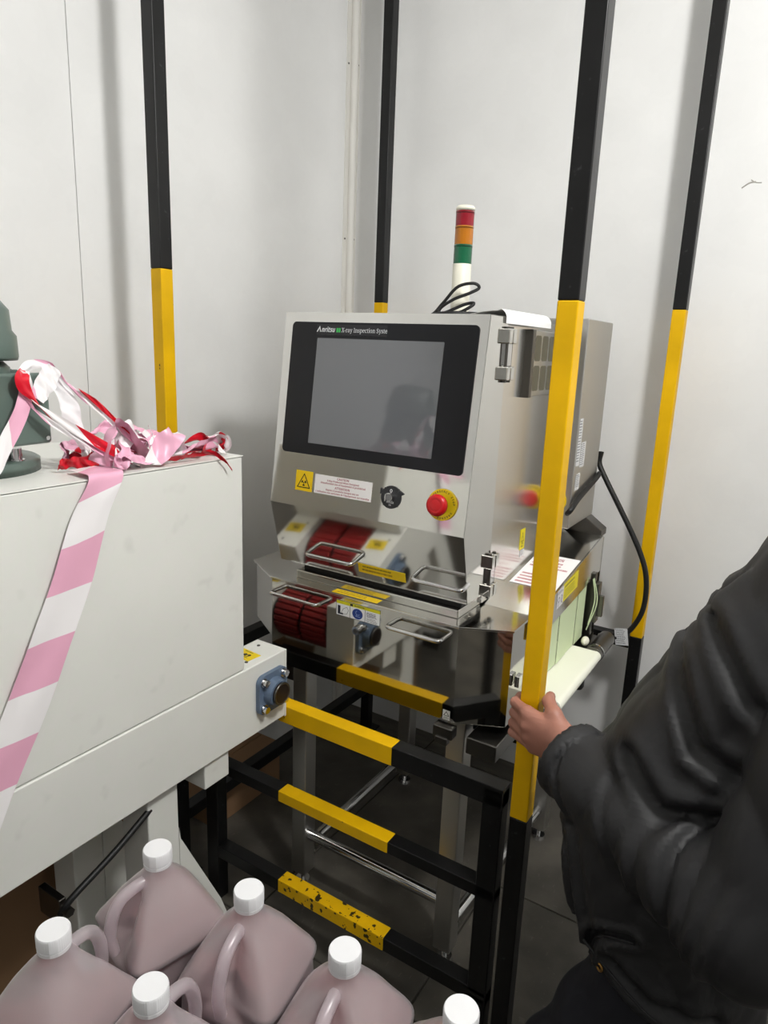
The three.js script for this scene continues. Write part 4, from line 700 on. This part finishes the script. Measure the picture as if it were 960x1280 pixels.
    const ax = [Cf[0] - E[0], Cf[1] - E[1], Cf[2] - E[2]], L = Math.hypot(...ax), s = ((p[0] - E[0]) * ax[0] + (p[1] - E[1]) * ax[1] + (p[2] - E[2]) * ax[2]) / L;
    const tw = (p[1] - 0.83) * 6;
    const amp = 0.0085 * Math.exp(-Math.pow((s - 0.03) / 0.15, 2)) + 0.0028;
    a2 -= amp * 1.1 * (Math.abs(Math.sin(s * 30 + tw * 1.6 + 3.2 * vn(p[0] * 7, p[1] * 7, p[2] * 7))) - 0.5);
    a1 -= 0.009 * (Math.abs(Math.sin(p[1] * 20 + p[0] * 16 + 4 * vn(p[0] * 6, p[1] * 6, p[2] * 6))) - 0.5) * Math.exp(-Math.pow((p[1] - 0.85) / 0.28, 2));
    for (const [s0, tl, w, dp] of CREASE) { const q = s - s0 - tl * (p[1] - 0.83) - 0.05 * (vn(p[0] * 9, p[1] * 9, p[2] * 9) - 0.5), f = 0.35 + 0.65 * vn(p[0] * 8 + s0 * 40, p[1] * 8, p[2] * 8); a2 += dp * f * Math.exp(-q * q / (w * w)) - 0.7 * dp * f * Math.exp(-Math.pow((q - 1.7 * w) / (1.4 * w), 2)); }
    let arm = smin(a1, a2, 0.045);
    // cuff ring
    const cd = Math.abs(s - L) - 0.02, cr = cone(p, E, Cf, 0.084, 0.076); arm = smin(arm, Math.max(cr, cd), 0.008);
    if (s > L + 0.006) arm = Math.max(arm, s - L - 0.006);
    arm = Math.max(arm, -Math.max(cone(p, E, [Cf[0] + ax[0] * 0.2, Cf[1] + ax[1] * 0.2, Cf[2] + ax[2] * 0.2], 0.058, 0.063), L - 0.05 - s)); // hollow cuff
    d = smin(d, arm, 0.014);
    return Math.max(d, 0.62 - 0.5 * (p[0] - 0.13) + 0.25 * Math.max(0, p[0] - 0.4) - p[1]);
  };
  const jk = obj('jacket', polygonise(jacket, [0.4, 0.95, 0.08], 0.56, 160), M.jacket, t); jk.userData.label = 'black jacket';
  // hem band, snap button and pocket welt found on the jacket surface
  const hit = (x, y) => { let z = 0.6; for (let i = 0; i < 200; i++) { const d = jacket([x, y, z]); if (d < 0.0008) break; z -= Math.max(0.001, d * 0.5); } return z; };
  const seamPts = (xy, o = 0.001) => xy.map(([x, y]) => [x, y, hit(x, y) + o]);
  obj('pocket_seam', tube(seamPts([[0.222, 0.575], [0.23, 0.615], [0.252, 0.645], [0.295, 0.663]], 0.0), 0.003, 30, 8), M.jacket, jk);
  obj('hem_seam', tube(seamPts([[0.21, 0.605], [0.25, 0.585], [0.3, 0.56], [0.35, 0.535], [0.4, 0.51]], -0.001), 0.0025, 30, 8), M.jacket, jk);
  { const y = 0.578, x = 0.245, z = hit(x, y); obj('snap_button', new THREE.TorusGeometry(0.006, 0.0025, 8, 20).rotateY(-0.6).translate(x, y, z + 0.001), std({ color: 0x9a7440, metalness: 1, roughness: 0.35 }), jk); }
  // ---- trousers and shoes
  const trousers = (p) => {
    let d = cone(p, [0.36, 0.56, ZC - 0.06], [0.36, 0.56, ZC + 0.06], 0.125, 0.125);
    const leg = (h, k, a) => smin(cone(p, h, k, 0.1, 0.075), cone(p, k, a, 0.075, 0.062), 0.03);
    d = smin(d, leg([0.33, 0.55, 0.15], [0.2, 0.3, 0.2], [0.23, 0.0, 0.2]), 0.04);
    d = smin(d, leg([0.38, 0.55, 0.03], [0.36, 0.25, 0.03], [0.44, 0.0, 0.03]), 0.04);
    d += 0.006 * Math.sin(p[1] * 40 + p[0] * 20 + 5 * vn(p[0] * 7, p[1] * 7, p[2] * 7));
    return Math.max(d, -0.035 - p[1]);
  };
  obj('trousers', polygonise(trousers, [0.32, 0.3, 0.1], 0.42, 76), M.trousers, t).userData.label = 'dark navy trousers';
  for (const [x, z] of [[0.2, 0.2], [0.41, 0.03]]) { const f = (p) => { let d = cone(p, [x + 0.06, FLOOR + 0.045, z], [x - 0.12, FLOOR + 0.035, z], 0.045, 0.036); d = smin(d, cone(p, [x + 0.04, FLOOR + 0.05, z], [x + 0.035, FLOOR + 0.1, z], 0.045, 0.05), 0.03); return Math.max(d, FLOOR - p[1]); }; obj('shoe', polygonise(f, [x - 0.02, 0, z], 0.19, 48), M.rubber, t); }
  const hairF = (p) => { const k = Math.hypot((p[0] - HX - 0.02) / 0.108, (p[1] - HY - 0.042) / 0.112, (p[2] - HZ) / 0.09); const d = (k - 1) * 0.09; return Math.max(d, (HX - 0.06 - p[0]) - (p[1] - HY - 0.06) * 0.9, HY - 0.04 - p[1] - Math.max(0, p[0] - HX) * 0.5); };
  obj('hair', polygonise(hairF, [HX, HY + 0.03, HZ], 0.17, 48), M.hair, t);
  for (const s of [-1, 1]) obj('eye', new THREE.SphereGeometry(0.011, 16, 12).translate(HX - 0.089, HY + 0.018, HZ + s * 0.03), M.cap, t);
}
renderer.render(scene, camera);
